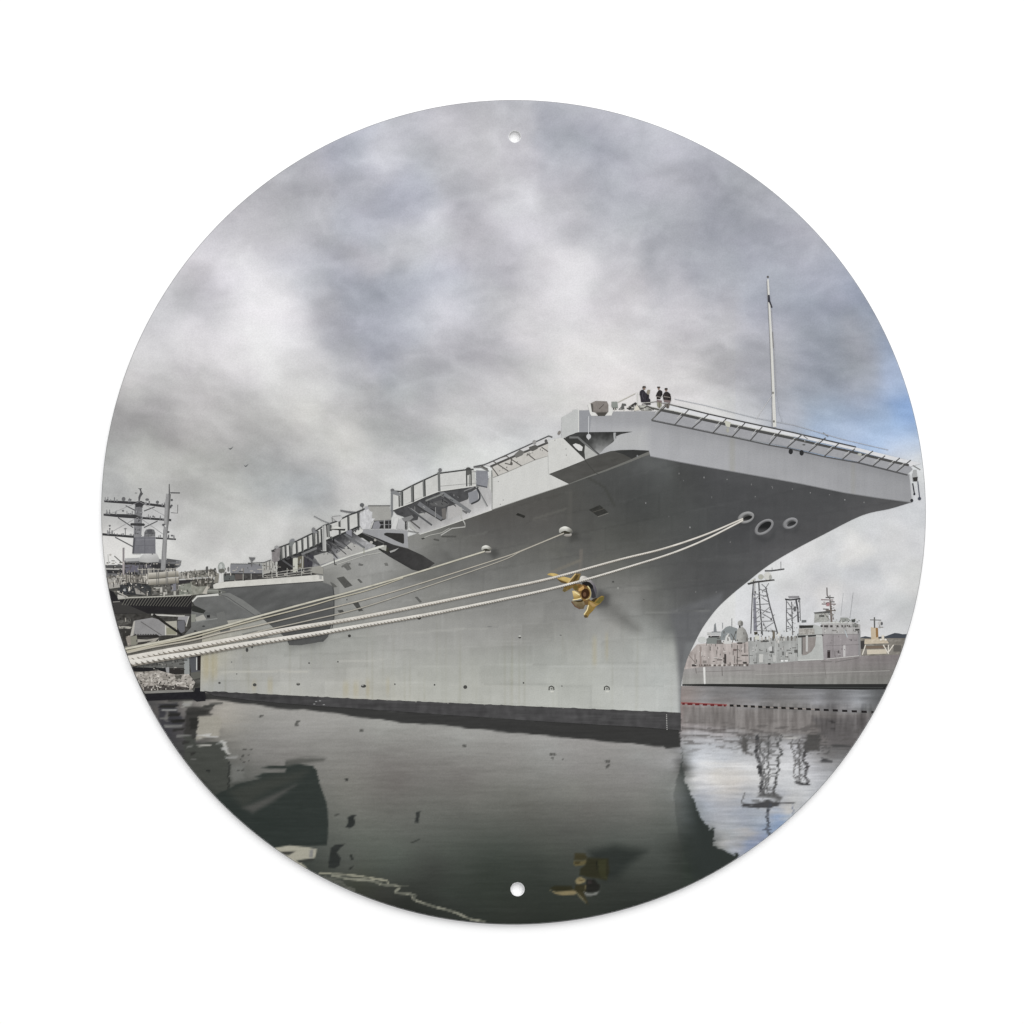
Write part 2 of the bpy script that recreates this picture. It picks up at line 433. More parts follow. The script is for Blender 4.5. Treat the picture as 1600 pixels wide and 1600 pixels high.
# ------------------------------------------------------------------ water with everything mirrored in it
WAT = '''1075 1080 150 140 136;1120 1082 132 130 130;1200 1084 118 117 118;1300 1086 112 112 114;1370 1082 96 98 100;1340 1098 148 150 155;1280 1096 138 138 142;1180 1094 138 137 139;1100 1094 150 146 146;1075 1115 150 132 128;1120 1115 152 140 137;1180 1118 138 132 128;1230 1122 128 124 120;1280 1125 116 112 110;1330 1130 102 98 98;1355 1118 100 100 100;1320 1155 92 90 90;1080 1135 158 150 150;1120 1138 165 158 158;1180 1140 130 126 124;1240 1145 118 114 112;1290 1148 104 100 100;1080 1158 170 172 176;1110 1165 185 188 194;1150 1168 176 178 182;1200 1165 160 160 162;1240 1165 176 176 180;1290 1178 120 118 118;1300 1195 150 150 152;1085 1190 190 194 200;1130 1190 196 199 204;1170 1195 205 206 208;1230 1195 206 207 210;1270 1205 190 191 196;1085 1215 196 196 196;1120 1208 214 211 206;1150 1222 205 200 194;1190 1222 206 206 206;1240 1222 202 204 207;1265 1230 196 198 202;1095 1240 178 182 190;1130 1237 195 193 192;1170 1245 175 178 184;1220 1245 178 181 187;1250 1252 188 190 192;1105 1262 168 175 186;1150 1262 165 170 180;1200 1268 172 178 188;1230 1270 185 188 192;1125 1280 166 170 178;1160 1280 158 165 178;1180 1285 156 166 181;1215 1278 151 169 197;1230 1284 145 167 198;1200 1300 141 160 189;1170 1305 165 166 172;1140 1300 168 172 176;1130 1315 165 166 166;1155 1320 158 162 172;1170 1318 141 152 176;1190 1315 133 148 182;1155 1335 145 152 168;1145 1325 160 164 172;400 1125 150 150 143;470 1140 152 152 146;340 1122 162 158 146;600 1145 152 154 147;560 1165 138 138 132;720 1155 152 154 148;850 1175 152 154 149;1000 1180 150 152 148;1050 1190 146 148 146;1055 1178 140 142 140;400 1150 140 140 134;480 1170 138 138 132;400 1180 128 128 122;450 1200 122 121 115;600 1180 128 127 121;700 1180 134 134 128;800 1190 138 138 132;900 1205 138 138 133;1000 1210 134 134 130;1055 1230 131 136 131;540 1230 123 124 115;620 1225 112 110 104;720 1215 118 117 111;800 1230 119 121 113;900 1235 123 125 117;1000 1245 123 125 118;1055 1260 111 116 111;560 1270 111 114 105;660 1262 107 110 102;740 1255 109 111 103;820 1262 101 103 95;920 1265 105 106 99;1000 1275 105 108 101;1050 1290 91 98 91;1066 1200 98 100 98;560 1310 95 102 92;640 1300 95 100 92;720 1290 91 96 88;800 1295 87 92 84;880 1300 85 89 82;960 1305 85 91 84;1020 1315 81 88 81;1080 1310 60 66 62;540 1350 79 85 77;620 1335 85 94 84;700 1330 77 85 76;780 1330 67 76 67;860 1330 73 80 71;960 1340 73 82 74;1040 1350 65 73 66;1100 1340 48 56 51;600 1365 69 77 68;680 1360 61 67 60;760 1365 53 62 53;840 1360 55 63 55;960 1370 55 62 55;1060 1380 51 59 52;560 1378 63 69 57;600 1395 55 59 52;640 1410 45 50 44;700 1395 55 63 55;760 1400 51 60 51;860 1400 49 57 49;960 1400 49 56 49;1020 1410 44 51 45;700 1430 45 51 45;800 1430 47 54 46;900 1425 47 54 46;1090 1380 45 55 47;1130 1350 45 55 47;250 1110 92 90 86;240 1100 84 84 82;290 1110 110 108 104;300 1130 86 84 84;260 1130 64 65 70;280 1150 74 74 74;290 1165 72 74 72;320 1180 78 80 74;300 1190 64 66 62;330 1205 74 78 72;340 1240 61 67 60;350 1260 47 55 50;400 1290 47 59 53'''
_wat_tone = Tone([tuple(float(t) for t in q.split()) for q in WAT.replace('\n', ';').split(';')], 2.0, 0.3)

BOOT_TOP = [(318, 1080), (340, 1080.5), (415, 1084.5), (560, 1092), (780, 1101.5), (1063, 1113)]
# mirrored outlines: (outline, colour, softness)
REFL = [
    # dark mirror of the hull's waterline band
    ([(318, 1081), (415, 1086), (560, 1094), (780, 1103), (1063, 1115), (1063.5, 1168), (1040, 1171), (1036, 1166), (990, 1163), (960, 1160), (925, 1157.5), (880, 1153), (845, 1149), (800, 1146), (745, 1138.5), (660, 1132), (610, 1125), (560, 1120), (530, 1115), (480, 1110), (425, 1106), (380, 1099), (335, 1093), (318, 1093)], (50, 50, 49), 1.6),
    # far left: barge and quay
    ([(225, 1082), (302, 1081), (318, 1078), (322, 1092), (300, 1094), (228, 1094)], (34, 33, 38), 1.5),
    ([(246, 1100), (276, 1098), (278, 1112), (285, 1120), (284, 1134), (258, 1133), (248, 1118)], (58, 58, 64), 2.5),
    ([(252, 1103), (272, 1103), (272, 1105), (252, 1105)], (140, 138, 132), 1.2),
    ([(258, 1112), (264, 1110), (263, 1128), (258, 1126)], (104, 102, 100), 2),
    ([(286, 1093), (302, 1093), (297, 1106), (286, 1105)], (152, 150, 142), 2),
    ([(292, 1105), (330, 1106), (330, 1117), (312, 1118), (308, 1130), (306, 1152), (288, 1152), (289, 1130)], (56, 55, 52), 2.5),
    ([(310, 1119), (343, 1117), (346, 1130), (342, 1152), (305, 1156), (308, 1140)], (160, 155, 141), 2),
    ([(288, 1150), (303, 1152), (305, 1160), (330, 1158), (347, 1158), (351, 1170), (357, 1180), (357, 1192), (361, 1196), (358, 1215), (358, 1240), (310, 1215), (290, 1190)], (68, 71, 65), 1.4),
    ([(308, 1165), (330, 1164), (330, 1166), (310, 1168)], (176, 174, 166), 1),
    ([(346, 1156), (352, 1155), (355, 1172), (362, 1178), (358, 1180), (350, 1172)], (178, 178, 172), 1.4),
    ([(322, 1202), (328, 1203), (327, 1206), (321, 1205)], (40, 42, 40), 1),
    ([(356.5, 1190), (359, 1190), (358, 1245), (355.5, 1245)], (40, 43, 40), 1),
    # broken mirror of the quay
    ([(248, 1102), (278, 1101), (276, 1105), (249, 1106)], (36, 36, 33), 1.2),
    ([(252, 1108), (278, 1107), (276, 1110), (253, 1111)], (150, 150, 147), 1.2),
    ([(262, 1114), (282, 1113), (280, 1118), (263, 1119)], (40, 40, 37), 1.2),
    ([(250, 1120), (264, 1119), (262, 1123), (251, 1124)], (112, 112, 109), 1.2),
    ([(266, 1124), (290, 1123), (288, 1129), (267, 1130)], (36, 36, 33), 1.2),
    ([(256, 1134), (286, 1133), (284, 1136), (257, 1137)], (122, 122, 119), 1.2),
    ([(270, 1140), (288, 1139), (286, 1143), (271, 1144)], (44, 44, 41), 1.2),
    ([(284, 1100), (298, 1099), (296, 1103), (285, 1104)], (150, 150, 147), 1.2),
    ([(290, 1112), (326, 1111), (324, 1115), (291, 1116)], (50, 50, 47), 1.2),
    ([(296, 1122), (310, 1121), (308, 1140), (297, 1141)], (44, 44, 41), 1.2),
    ([(300, 1142), (308, 1141), (306, 1154), (301, 1155)], (58, 58, 55), 1.2),
    ([(276, 1150), (298, 1149), (296, 1152), (277, 1153)], (118, 118, 115), 1.2),
    ([(284, 1158), (296, 1157), (294, 1161), (285, 1162)], (50, 50, 47), 1.2),
    ([(292, 1166), (302, 1165), (300, 1168), (293, 1169)], (120, 120, 117), 1.2),
    ([(298, 1176), (307, 1175), (305, 1179), (299, 1180)], (44, 44, 41), 1.2),
    ([(300, 1186), (310, 1185), (308, 1188), (301, 1189)], (100, 100, 97), 1.2),
    ([(312, 1152), (342, 1151), (340, 1153), (313, 1154)], (178, 178, 175), 1.2),
    ([(306, 1147), (330, 1146), (328, 1149), (307, 1150)], (190, 190, 187), 1.2),
    ([(338, 1160), (352, 1159), (350, 1162), (339, 1163)], (186, 186, 183), 1.2),
    ([(346, 1168), (358, 1167), (356, 1170), (347, 1171)], (176, 176, 173), 1.2),
    ([(350, 1182), (372, 1181), (370, 1184), (351, 1185)], (150, 150, 147), 1.2),
    ([(318, 1102), (336, 1101), (334, 1105), (319, 1106)], (58, 58, 55), 1.2),
    ([(326, 1098), (348, 1097), (346, 1100), (327, 1101)], (70, 70, 67), 1.2),
    ([(262, 1092), (302, 1091), (300, 1095), (263, 1096)], (60, 60, 57), 1.2),
    # big dark mirror of the sponson
    ([(330, 1245), (358, 1232), (366, 1227), (392, 1220), (410, 1215), (396, 1213), (412, 1209), (445, 1206), (447, 1201), (428, 1201), (410, 1201), (420, 1198), (446, 1195), (447, 1190), (470, 1193), (490, 1197), (497, 1209), (500, 1228), (507, 1242), (512, 1265), (513, 1290), (511, 1321), (470, 1322), (430, 1326), (400, 1320), (330, 1260)], (44, 52, 48), 1.6),
    ([(356, 1236), (420, 1214), (480, 1204), (470, 1216), (420, 1236), (380, 1262)], (60, 64, 58), 9),
    ([(380, 1262), (440, 1236), (462, 1226), (430, 1250), (395, 1270)], (82, 82, 78), 5),
    ([(360, 1195), (380, 1196), (382, 1215), (362, 1222)], (112, 113, 108), 5),
    ([(447, 1187), (470, 1184), (510, 1184), (505, 1190), (470, 1192), (447, 1196)], (88, 88, 83), 3),
    # pale mirror of its edge strip
    ([(428, 1325), (452, 1321), (482, 1324), (495, 1327), (492, 1341), (465, 1344), (480, 1356), (470, 1358), (430, 1335)], (172, 168, 148), 1.3),
    ([(438, 1331), (462, 1330), (452, 1336), (440, 1336)], (60, 60, 56), 1.6),
    ([(484, 1328), (490, 1327), (488, 1341), (483, 1340)], (130, 130, 128), 1.2),
    ([(463, 1345), (492, 1341), (489, 1345), (467, 1348)], (56, 58, 54), 1.5),
    # ink-dark commas: mirrored openings
    ([(517, 1325), (524, 1320), (539, 1319), (531, 1326), (526, 1332), (532, 1340), (531, 1352), (523, 1357), (513, 1356), (514, 1342), (516, 1332)], (42, 46, 44), 1.4),
    ([(543, 1277), (551, 1273), (558, 1273), (553, 1277), (555, 1284), (553, 1290), (547, 1294), (540, 1292), (544, 1285)], (42, 46, 44), 1.3),
    ([(546, 1336), (550, 1335), (552, 1343), (548, 1344)], (46, 50, 46), 1.2), ([(538, 1218), (543, 1216), (543, 1219), (540, 1221)], (40, 42, 40), 1),
    ([(650, 1269), (657, 1267), (655, 1276), (654, 1286), (648, 1285), (650, 1276)], (46, 50, 48), 1.6),
    ([(641, 1317), (654, 1311), (656, 1312), (645, 1317)], (48, 52, 48), 1.2), ([(522, 1273), (530, 1271), (530, 1273), (524, 1275)], (60, 62, 58), 1.2),
    ([(544, 1357), (552, 1353), (552, 1355), (547, 1359)], (46, 50, 46), 1),
    # dark stem of the bow
]
REFL += [
    ([(1066, 1104), (1140, 1106), (1250, 1110), (1365, 1116), (1345, 1160), (1318, 1166), (1284, 1160), (1282, 1148), (1240, 1146), (1222, 1148), (1176, 1146), (1150, 1140), (1066, 1130)], (128, 122, 119), 7),
    ([(1268, 1120), (1372, 1118), (1330, 1172), (1300, 1165), (1284, 1150)], (101, 97, 97), 6),
    # mirrored frigate: deckhouse bits, lattice masts, yards
    ([(1158, 1150), (1162, 1150), (1168, 1156), (1168, 1175), (1160, 1176)], (92, 90, 88), 2),
    ([(1262, 1146), (1282, 1147), (1281, 1174), (1256, 1176), (1258, 1160)], (78, 76, 74), 2.5),
    ([(1283, 1184), (1302, 1188), (1303, 1191), (1284, 1190)], (70, 70, 72), 1.6), ([(1300, 1163), (1330, 1164), (1330, 1168), (1300, 1168)], (70, 70, 70), 2),
    ([(1296, 1124), (1303, 1124), (1303, 1131), (1297, 1131)], (72, 70, 70), 1.5), ([(1298, 1137), (1305, 1138), (1304, 1141), (1298, 1140)], (76, 74, 74), 1.5),
    ([(1159, 1254), (1172, 1256), (1196, 1252), (1201, 1250), (1222, 1254), (1243, 1254), (1242, 1256.5), (1218, 1258), (1205, 1263), (1183, 1263), (1172, 1259), (1158, 1260)], (64, 64, 66), 1.3),
    ([(1184, 1238), (1212, 1240), (1224, 1246), (1220, 1251), (1204, 1247), (1186, 1246)], (98, 98, 98), 2.5),
    ([(1158, 1259), (1184, 1261), (1186, 1264), (1160, 1263)], (64, 64, 66), 1.2),
    ([(1065, 1136), (1110, 1140), (1134, 1139), (1134, 1142), (1108, 1144), (1065, 1139)], (104, 98, 96), 2), ([(1065, 1149), (1106, 1150), (1104, 1152), (1065, 1152)], (116, 112, 112), 1.6),
    ([(1150, 1146), (1178, 1147), (1178, 1150), (1150, 1150)], (104, 98, 96), 2),
    ([(1222, 1150), (1250, 1153), (1250, 1155), (1222, 1154)], (186, 184, 180), 1.4),
]
REFL_LINES = [  # (path, colour, half width)
    (smooth([(1182, 1152), (1184, 1165), (1181, 1178), (1187, 1190), (1186, 1203), (1191, 1216), (1189, 1228), (1193, 1240)]), (64, 64, 66), 2.6),
    (smooth([(1190, 1156), (1188, 1170), (1193, 1185), (1191, 1200), (1196, 1215), (1194, 1240)]), (84, 84, 84), 1.2),
    (smooth([(1200, 1150), (1202, 1168), (1199, 1185), (1202, 1205), (1199, 1225), (1201, 1244)]), (92, 92, 92), 1.3),
    (smooth([(1221, 1150), (1217, 1163), (1221, 1175), (1215, 1188), (1217, 1202), (1211, 1218), (1212, 1232), (1208, 1242)]), (72, 72, 72), 1.5),
    (smooth([(1202, 1258), (1199, 1272), (1201, 1285), (1199, 1297), (1202, 1305)]), (70, 74, 82), 2.2),
    (smooth([(1238, 1156), (1239, 1175), (1242, 1192), (1241, 1208), (1243, 1222)]), (108, 106, 106), 1.0),
    (smooth([(1248, 1156), (1250, 1172), (1248, 1190), (1250, 1206), (1248, 1222)]), (92, 90, 90), 1.2),
    (smooth([(1258, 1176), (1255, 1188), (1261, 1200), (1259, 1212), (1262, 1224)]), (74, 72, 74), 2.4),
    ([(1241, 1222), (1252, 1224), (1265, 1225)], (60, 60, 62), 1.2),
    ([(1194, 1297), (1207, 1297.5)], (84, 90, 110), 0.8),
    ([(1238, 1258), (1240, 1275)], (120, 128, 150), 0.7), ([(1163, 1240), (1160, 1255)], (110, 110, 110), 0.9), ([(1165, 1158), (1166, 1176), (1174, 1178)], (90, 88, 86), 1.6),
    # mirrored mooring rope
    (smooth([(500, 1364), (530, 1366), (560, 1369), (585, 1373), (603, 1376), (607, 1380)]), (150, 148, 126), 1.3),
    (smooth([(520, 1368), (550, 1374), (580, 1376), (598, 1382), (617, 1383), (624, 1387), (618, 1394), (628, 1396), (642, 1397), (645, 1403), (655, 1409), (680, 1417), (710, 1425), (735, 1436), (757, 1440)]), (136, 136, 118), 1.6),
    ([(622, 1386), (632, 1384), (637, 1384)], (90, 92, 80), 1.0), ([(640, 1397), (650, 1399), (646, 1405)], (110, 112, 98), 1.1),
    (smooth([(508, 1372), (530, 1378), (542, 1388), (552, 1391)]), (92, 94, 84), 3.2),
]
# mirrored anchor
zR = Z(850, 1320, .075)
REFL += [([(920, 1330), (960, 1322), (1010, 1330), (985, 1350), (965, 1370), (945, 1380), (930, 1360)], (44, 50, 46), 10)]
REFL += [(zR(q), c, s) for q, c, s in (
    ([(640, 170), (860, 180), (910, 300), (800, 325), (630, 310)], (60, 55, 30), 2.2), ([(630, 330), (800, 330), (900, 315), (945, 350), (900, 400), (800, 430), (650, 445), (615, 400)], (100, 89, 50), 1.4), ([(640, 350), (760, 345), (740, 400), (650, 400)], (66, 58, 30), 1.4),
    ([(900, 270), (1340, 280), (1365, 560), (1300, 745), (1100, 700), (880, 670), (735, 630), (755, 500), (860, 420)], (47, 46, 27), 1.8), ([(1120, 330), (1300, 300), (1290, 600), (1320, 720), (1200, 680), (1130, 560)], (56, 57, 32), 1.6), ([(1085, 340), (1110, 330), (1130, 560), (1100, 500)], (30, 32, 22), 1.2),
    ([(690, 690), (760, 668), (865, 720), (860, 775), (720, 825), (670, 795), (655, 740)], (140, 124, 80), 1.4), ([(720, 700), (830, 745), (820, 760), (710, 730)], (96, 80, 44), 1), ([(650, 830), (860, 830), (900, 960), (840, 1000), (640, 960)], (52, 48, 26), 1.6), ([(840, 830), (930, 860), (900, 930), (850, 920)], (104, 94, 60), 1.3),
    ([(880, 720), (1050, 715), (1165, 860), (1140, 960), (900, 1000), (870, 900)], (33, 33, 29), 1.5), ([(900, 740), (980, 730), (1000, 800), (920, 830)], (52, 46, 44), 1.3), ([(835, 975), (900, 1008), (1020, 1010), (1155, 965), (1100, 1035), (980, 1065), (875, 1062)], (126, 128, 122), 1.2),
    ([(125, 900), (220, 855), (560, 855), (650, 960), (450, 965), (250, 975)], (46, 44, 24), 1.5), ([(130, 945), (240, 978), (440, 960), (620, 945), (705, 1000), (640, 1040), (400, 1055), (250, 1025)], (140, 123, 80), 1.3), ([(650, 950), (740, 960), (835, 1010), (885, 1130), (935, 1265), (850, 1180), (720, 1060)], (62, 56, 32), 1.3), ([(640, 970), (690, 1000), (800, 1100), (880, 1220), (840, 1190), (720, 1070)], (118, 112, 82), 1.2))]
STEM = ([(1052, 1240), (1062, 1200), (1066, 1185), (1064.5, 1168), (1066, 1200), (1069.5, 1212), (1071, 1222), (1077, 1235), (1084, 1249), (1088, 1262), (1096, 1277), (1105, 1289), (1109, 1295), (1111, 1297), (1113, 1292), (1117, 1292), (1115, 1298), (1115, 1310), (1116, 1321), (1122, 1325), (1131, 1326.5), (1139, 1333), (1146, 1338), (1148, 1333), (1152, 1331.5), (1153, 1335), (1150, 1345), (1120, 1380), (1085, 1380), (1060, 1310)], (46, 53, 50), 1.3)
REFL_DOTS = [(407, 1119, 3.4), (465, 1127, 4), (465, 1132, 3), (381, 1171, 2.6), (380, 1181, 2.2), (376, 1187, 2), (381, 1190, 2), (391, 1171, 1.8), (389, 1180, 1.8), (388, 1188, 1.6), (374, 1204, 2.6), (380, 1204, 2.2), (565, 1141, 3), (725, 1165, 3.2), (861, 1179, 2.6), (866, 1179, 2.4), (862, 1185, 2.6), (948, 1190, 2.6), (952, 1190, 2.2), (949, 1198, 3), (879, 1186, 1.4)]

def water_col(x, y):
    near = np.clip((y - 1085) / 350, 0, 1)
    right0 = sstep(x - 1066, 4); calm = (1 - right0) * sstep(y - 1225, 60)
    rx = 3.2 * fbm(x / 70, y / 2.6, 5, 3) * (1 - 0.75 * calm); ry = 2.4 * fbm(x / 34, y / 5, 9, 3) * (1 - 0.85 * calm)
    X, Y = x + rx, y + ry
    c = _wat_tone(X + 5 * fbm(x / 60, y / 6, 15, 2), Y + 2 * ry)
    right = sstep(x - 1066, 4)
    st = fbm(x / 46, y / 1.9, 3, 4, 0.7)
    st2 = fbm(x / 130, y / 6, 23, 3)
    fine = fbm(x / 13, y / 1.5, 27, 3, 0.7)
    amp = 3 + 4 * (c.mean(1) / 150) + 7 * right * (c.mean(1) > 120)
    amp = amp * (0.7 + 0.3 * right)
    c = c + np.array([[0.6, -1.4, -0.2]]) * (1 - right)[:, None]
    c = c + (st * amp + st2 * amp * 0.8 + fine * (1.5 + 2.5 * (c.mean(1) > 95)))[:, None]
    for o, rgb, soft in REFL:
        p = np.asarray(o); lo = p.min(0) - 14; hi = p.max(0) + 14
        k = (x > lo[0]) & (x < hi[0]) & (y > lo[1]) & (y < hi[1])
        if k.any():
            m = sstep(sdist(X[k], Y[k], o), soft)
            c[k] = blend(c[k], m * 0.95, np.array(rgb, float) + 0)
            c[k] += (st[k] * 5 * m)[:, None]
    m = sstep(sdist(X, Y, STEM[0]), STEM[2]) * (0.25 + 0.75 * sstep(x - 1070 - (y - 1240) * 0.12, 22))
    c = blend(c, m, STEM[1])
    for o, rgb, w in REFL_LINES:
        p = np.asarray(o); lo = p.min(0) - 8; hi = p.max(0) + 8
        k = (x > lo[0]) & (x < hi[0]) & (y > lo[1]) & (y < hi[1])
        if k.any():
            m = np.clip(w + 0.7 - ldist(X[k], Y[k], o), 0, 1)
            c[k] = blend(c[k], m * (0.82 + 0.18 * np.sign(st[k])), rgb)
    for a, b, r in REFL_DOTS:
        m = np.clip(r + 0.6 - np.hypot(X - a, (Y - b) * 1.5), 0, 1)
        c = blend(c, m * 0.72, (64, 64, 60))
    # vertical smears under the frigate
    vs_ = fbm(x / 4.5, y / 40, 43, 3) * 26 * right * sstep(1146 - y, 20) * sstep(y - 1099, 3)
    c = c + vs_[:, None]
    # broken level dashes where the mirrored ship frays out
    fr = right * sstep(y - 1128, 8) * sstep(1172 - y, 14) * (c.mean(1) > 90)
    dsh = np.clip((fbm(x / 17, y / 1.7, 91, 3) - 0.16) * 5, 0, 1) * fr * 0.6
    c = blend(c, dsh, (88, 84, 82))
    for o in ([(1180, 1150), (1222, 1150), (1212, 1244), (1188, 1244)], [(1238, 1156), (1262, 1156), (1264, 1224), (1241, 1224)], [(1176, 1244), (1222, 1244), (1222, 1254), (1176, 1254)], [(1262, 1144), (1290, 1146), (1300, 1178), (1258, 1178)], [(1152, 1148), (1176, 1148), (1174, 1178), (1160, 1176)]):
        m = sstep(sdist(X, Y, o), 2) * np.clip((fbm(x / 7, y / 1.6, 97, 3, .7) - 0.05) * 4, 0, 1)
        c = blend(c, m * 0.55, (76, 75, 75))
    # paint line between hull band and its mirror, depth marks
    m = np.clip(1.1 - ldist(X, Y, [(560, 1107), (700, 1116), (860, 1127), (1000, 1134), (1062, 1138)]), 0, 1) * 0.5
    c = blend(c, m, (92, 92, 90))
    return np.clip(c, 22, 225)

_w0 = math.asin((1072 - CY) / RC)
water_poly = [(CX + RC * .9999 * math.cos(a), CY + RC * .9999 * math.sin(a)) for a in np.linspace(_w0, math.pi - _w0, 300)]
P = Print('printed_water', sign, sat=0.72)
P.poly(water_poly, water_col, dense=2.2)
P.done()

import random
rnd = random.Random(4)
def noisy(base, amp=8, sx=30, sy=6, seed=3, grad=None):
    """Flat ink with the small tonal variation of a printed photograph; grad = (axis, from, to, rgb)."""
    b = np.array(base, float)
    def fn(x, y):
        c = np.tile(b, (len(x), 1))
        if grad:
            ax, a, e, rgb = grad
            t = np.clip(((x if ax == 'x' else y) - a) / (e - a), 0, 1)[:, None]
            c = c + (np.array(rgb, float) - b) * t
        return np.clip(c + (fbm(x / sx, y / sy, seed, 4, 0.6) * amp)[:, None], 8, 244)
    return fn

# ------------------------------------------------------------------ far shore and the ships on the right
zA = Z(1060, 860, .125); zB = Z(1240, 900, .125)
P = Print('printed_hill', sign)
P.poly([(1340, 997), (1352, 994), (1362, 996), (1384, 994), (1392, 991), (1398, 989), (1404, 989.5), (1410, 991), (1425, 990), (1425, 998), (1340, 998)], noisy((68, 74, 84), 8, 5, 3))
P.done()
P = Print('printed_shore', sign)
P.poly([(1340, 997), (1425, 997), (1425, 1023), (1340, 1025)], noisy((128, 122, 112), 30, 5, 3, 8), dense=2)
P.poly([(1343, 1002), (1350, 1001), (1352, 1014), (1344, 1014)], (66, 62, 62))
P.box(1353, 1009, 1390, 1011, (92, 84, 78)).box(1396, 1008, 1408, 1018, (100, 96, 90))
P.done()
tan = (196, 178, 150)
P = Print('printed_tender', sign, sat=0.85)
P.poly(zB([(965, 640), (1055, 650), (1060, 800), (970, 800)]), noisy(tan, 14, 4, 4))
P.poly(zB([(890, 790), (1160, 790), (1190, 840), (885, 850)]), noisy((196, 182, 160), 20, 4, 3, 5), dense=1.6)
P.poly(zB([(1025, 645), (1055, 650), (1060, 760), (1030, 770)]), (150, 112, 68))
P.poly(zB([(1100, 740), (1130, 740), (1135, 800), (1100, 800)]), (214, 206, 190))
P.poly(zB([(915, 920), (1160, 915), (1165, 970), (920, 980)]), noisy((206, 196, 176), 14, 6, 2))
P.poly(zB([(900, 875), (1150, 870), (1150, 905), (905, 910)]), (120, 104, 90))
P.line(zB((1010, 515), (1012, 650)), 2.2, (96, 96, 94)).line(zB((955, 548), (1095, 552)), 1.3, (110, 110, 108))
P.oval(*zB((1080, 590))[0], 3.6, 3.2, (190, 188, 186)).oval(*zB((1102, 595))[0], 1.8, 2.8, (96, 96, 98))
P.line(zB((1060, 640), (1120, 640)), 1.2, (130, 124, 116)).line(zB((1075, 610), (1080, 655)), 1.4, (150, 146, 140))
wh = (216, 210, 198)
P.line(zB((890, 855), (1380, 850)), 2.2, wh)
P.lines([zB((900, 860), (858, 985)), zB((1120, 860), (1185, 970)), zB((1185, 860), (1185, 975)), zB((1250, 860), (1190, 945)), zB((1320, 850), (1385, 960))], 1.7, wh)
P.line(zB((920, 975), (1360, 965)), 1.4, (200, 190, 172))
for q in ((1090, 795), (1150, 795)): P.oval(*zB(q)[0], 1.6, 1.4, (226, 222, 214))
P.done()

# frigate
F = Print('printed_frigate', sign, sat=.4)
F.poly([(1066, 1046), (1090, 1043), (1100, 1041), (1185, 1037.5), (1240, 1032.5), (1286, 1031), (1342, 1025.3), (1412, 1022.5), (1400, 1068), (1385, 1069.5), (1066, 1070)],
       lambda x, y: np.clip(np.array([158, 151, 145.])[None] + ((y - 1050)[:, None] / 20 * np.array([[-4, 2, -3]])) - (sstep(x - 1180, 50) * 12)[:, None] - (sstep(x - 1335, 60) * 16)[:, None]
                            + (fbm(x / 3.2, y / 40, 12, 3) * 10 + fbm(x / 50, y / 2.2, 14, 3) * 6)[:, None], 60, 220), dense=2.4)
F.line([(1090, 1050), (1180, 1047)], 0.8, (130, 120, 116)).line([(1180, 1054), (1390, 1048)], 0.8, (172, 168, 158)).line([(1240, 1057), (1372, 1049)], 0.7, (136, 130, 124))
F.line([(1128, 1042), (1128.5, 1056)], 1.1, (110, 98, 92)).line([(1087, 1044), (1088, 1052)], 1.2, (118, 106, 100))
F.poly([(1098.5, 1042.5), (1102, 1042.5), (1102.5, 1069.5), (1100, 1069.5)], (222, 220, 212))
F.line([(1283, 1034), (1300, 1034)], 1, (110, 104, 100)).line([(1287, 1031), (1291, 1060)], 0.9, (132, 122, 116)).line([(1305, 1034.5), (1342, 1028)], 0.9, (112, 106, 102))
F.done_obj = F.done(); FR = F.done_obj
P = Print('waterline_band', FR)
P.poly([(1066, 1069), (1110, 1068.5), (1250, 1069), (1392, 1068.6), (1386, 1077), (1345, 1077.5), (1250, 1076), (1150, 1073), (1066, 1071.5)], noisy((42, 43, 42), 6, 20, 1.5), dense=3)
P.line([(1240, 1073.6), (1380, 1074.5)], 1.2, (66, 70, 68))
P.done()
P = Print('hangar', FR, sat=0.5)
P.poly([(1076, 1022), (1089, 1007), (1110, 1004), (1150, 1004), (1169, 1002), (1170, 1038.5), (1100, 1042), (1067, 1046)], lambda x, y: np.clip(np.array([[182, 166, 158.]]) + (fbm(x / 2.6, y / 30, 17, 3) * 20 + fbm(x / 20, y / 4, 19, 3) * 8)[:, None], 80, 220), dense=2)
for x0, y0, x1, y1, c in ((1094, 1010, 1096, 1040, (156, 134, 124)), (1085, 1022, 1087, 1040, (150, 134, 126)), (1151.5, 1008, 1153, 1038, (112, 100, 94)), (1163, 1006, 1164.5, 1020, (110, 100, 96)),
                          (1131.5, 1022, 1134.8, 1037, (72, 64, 60)), (1145.5, 1014, 1151, 1017, (120, 92, 88)), (1158.5, 1023, 1169, 1025.2, (112, 100, 94)), (1147, 1025, 1148, 1036, (110, 100, 94)), (1120, 1030, 1128, 1032, (116, 102, 96)),
                          (1081, 1038, 1088, 1041.3, (72, 64, 62)), (1098, 1032, 1104, 1036.5, (140, 128, 120)), (1161, 1034, 1167, 1037, (80, 72, 68)), (1140, 1035, 1141.5, 1039, (90, 82, 78))):
    P.box(x0, y0, x1, y1, c)
P.line([(1092, 1041), (1170, 1037.5)], 1.4, (130, 114, 106)).line([(1076, 1023), (1090, 1040)], 1.2, (140, 124, 116)).line([(1089, 1007), (1150, 1004.5)], 0.9, (206, 190, 180))
for k in range(20): P.box(1092 + k * 3.9, 1037.5 + rnd.random(), 1093.2 + k * 3.9 + rnd.random() * 2, 1041, rnd.choice([(96, 84, 78), (120, 106, 98), (206, 196, 186)]))
P.clutter([(1090, 1006), (1168, 1003), (1168, 1036), (1080, 1040)], 60, 21, [(84, 78, 72), (104, 98, 92), (206, 200, 192), (140, 134, 126), (70, 66, 62)], (1.2, 8), (0.7, 1.2), 0.7)
P.done()
P = Print('deckhouse', FR, sat=0.35)
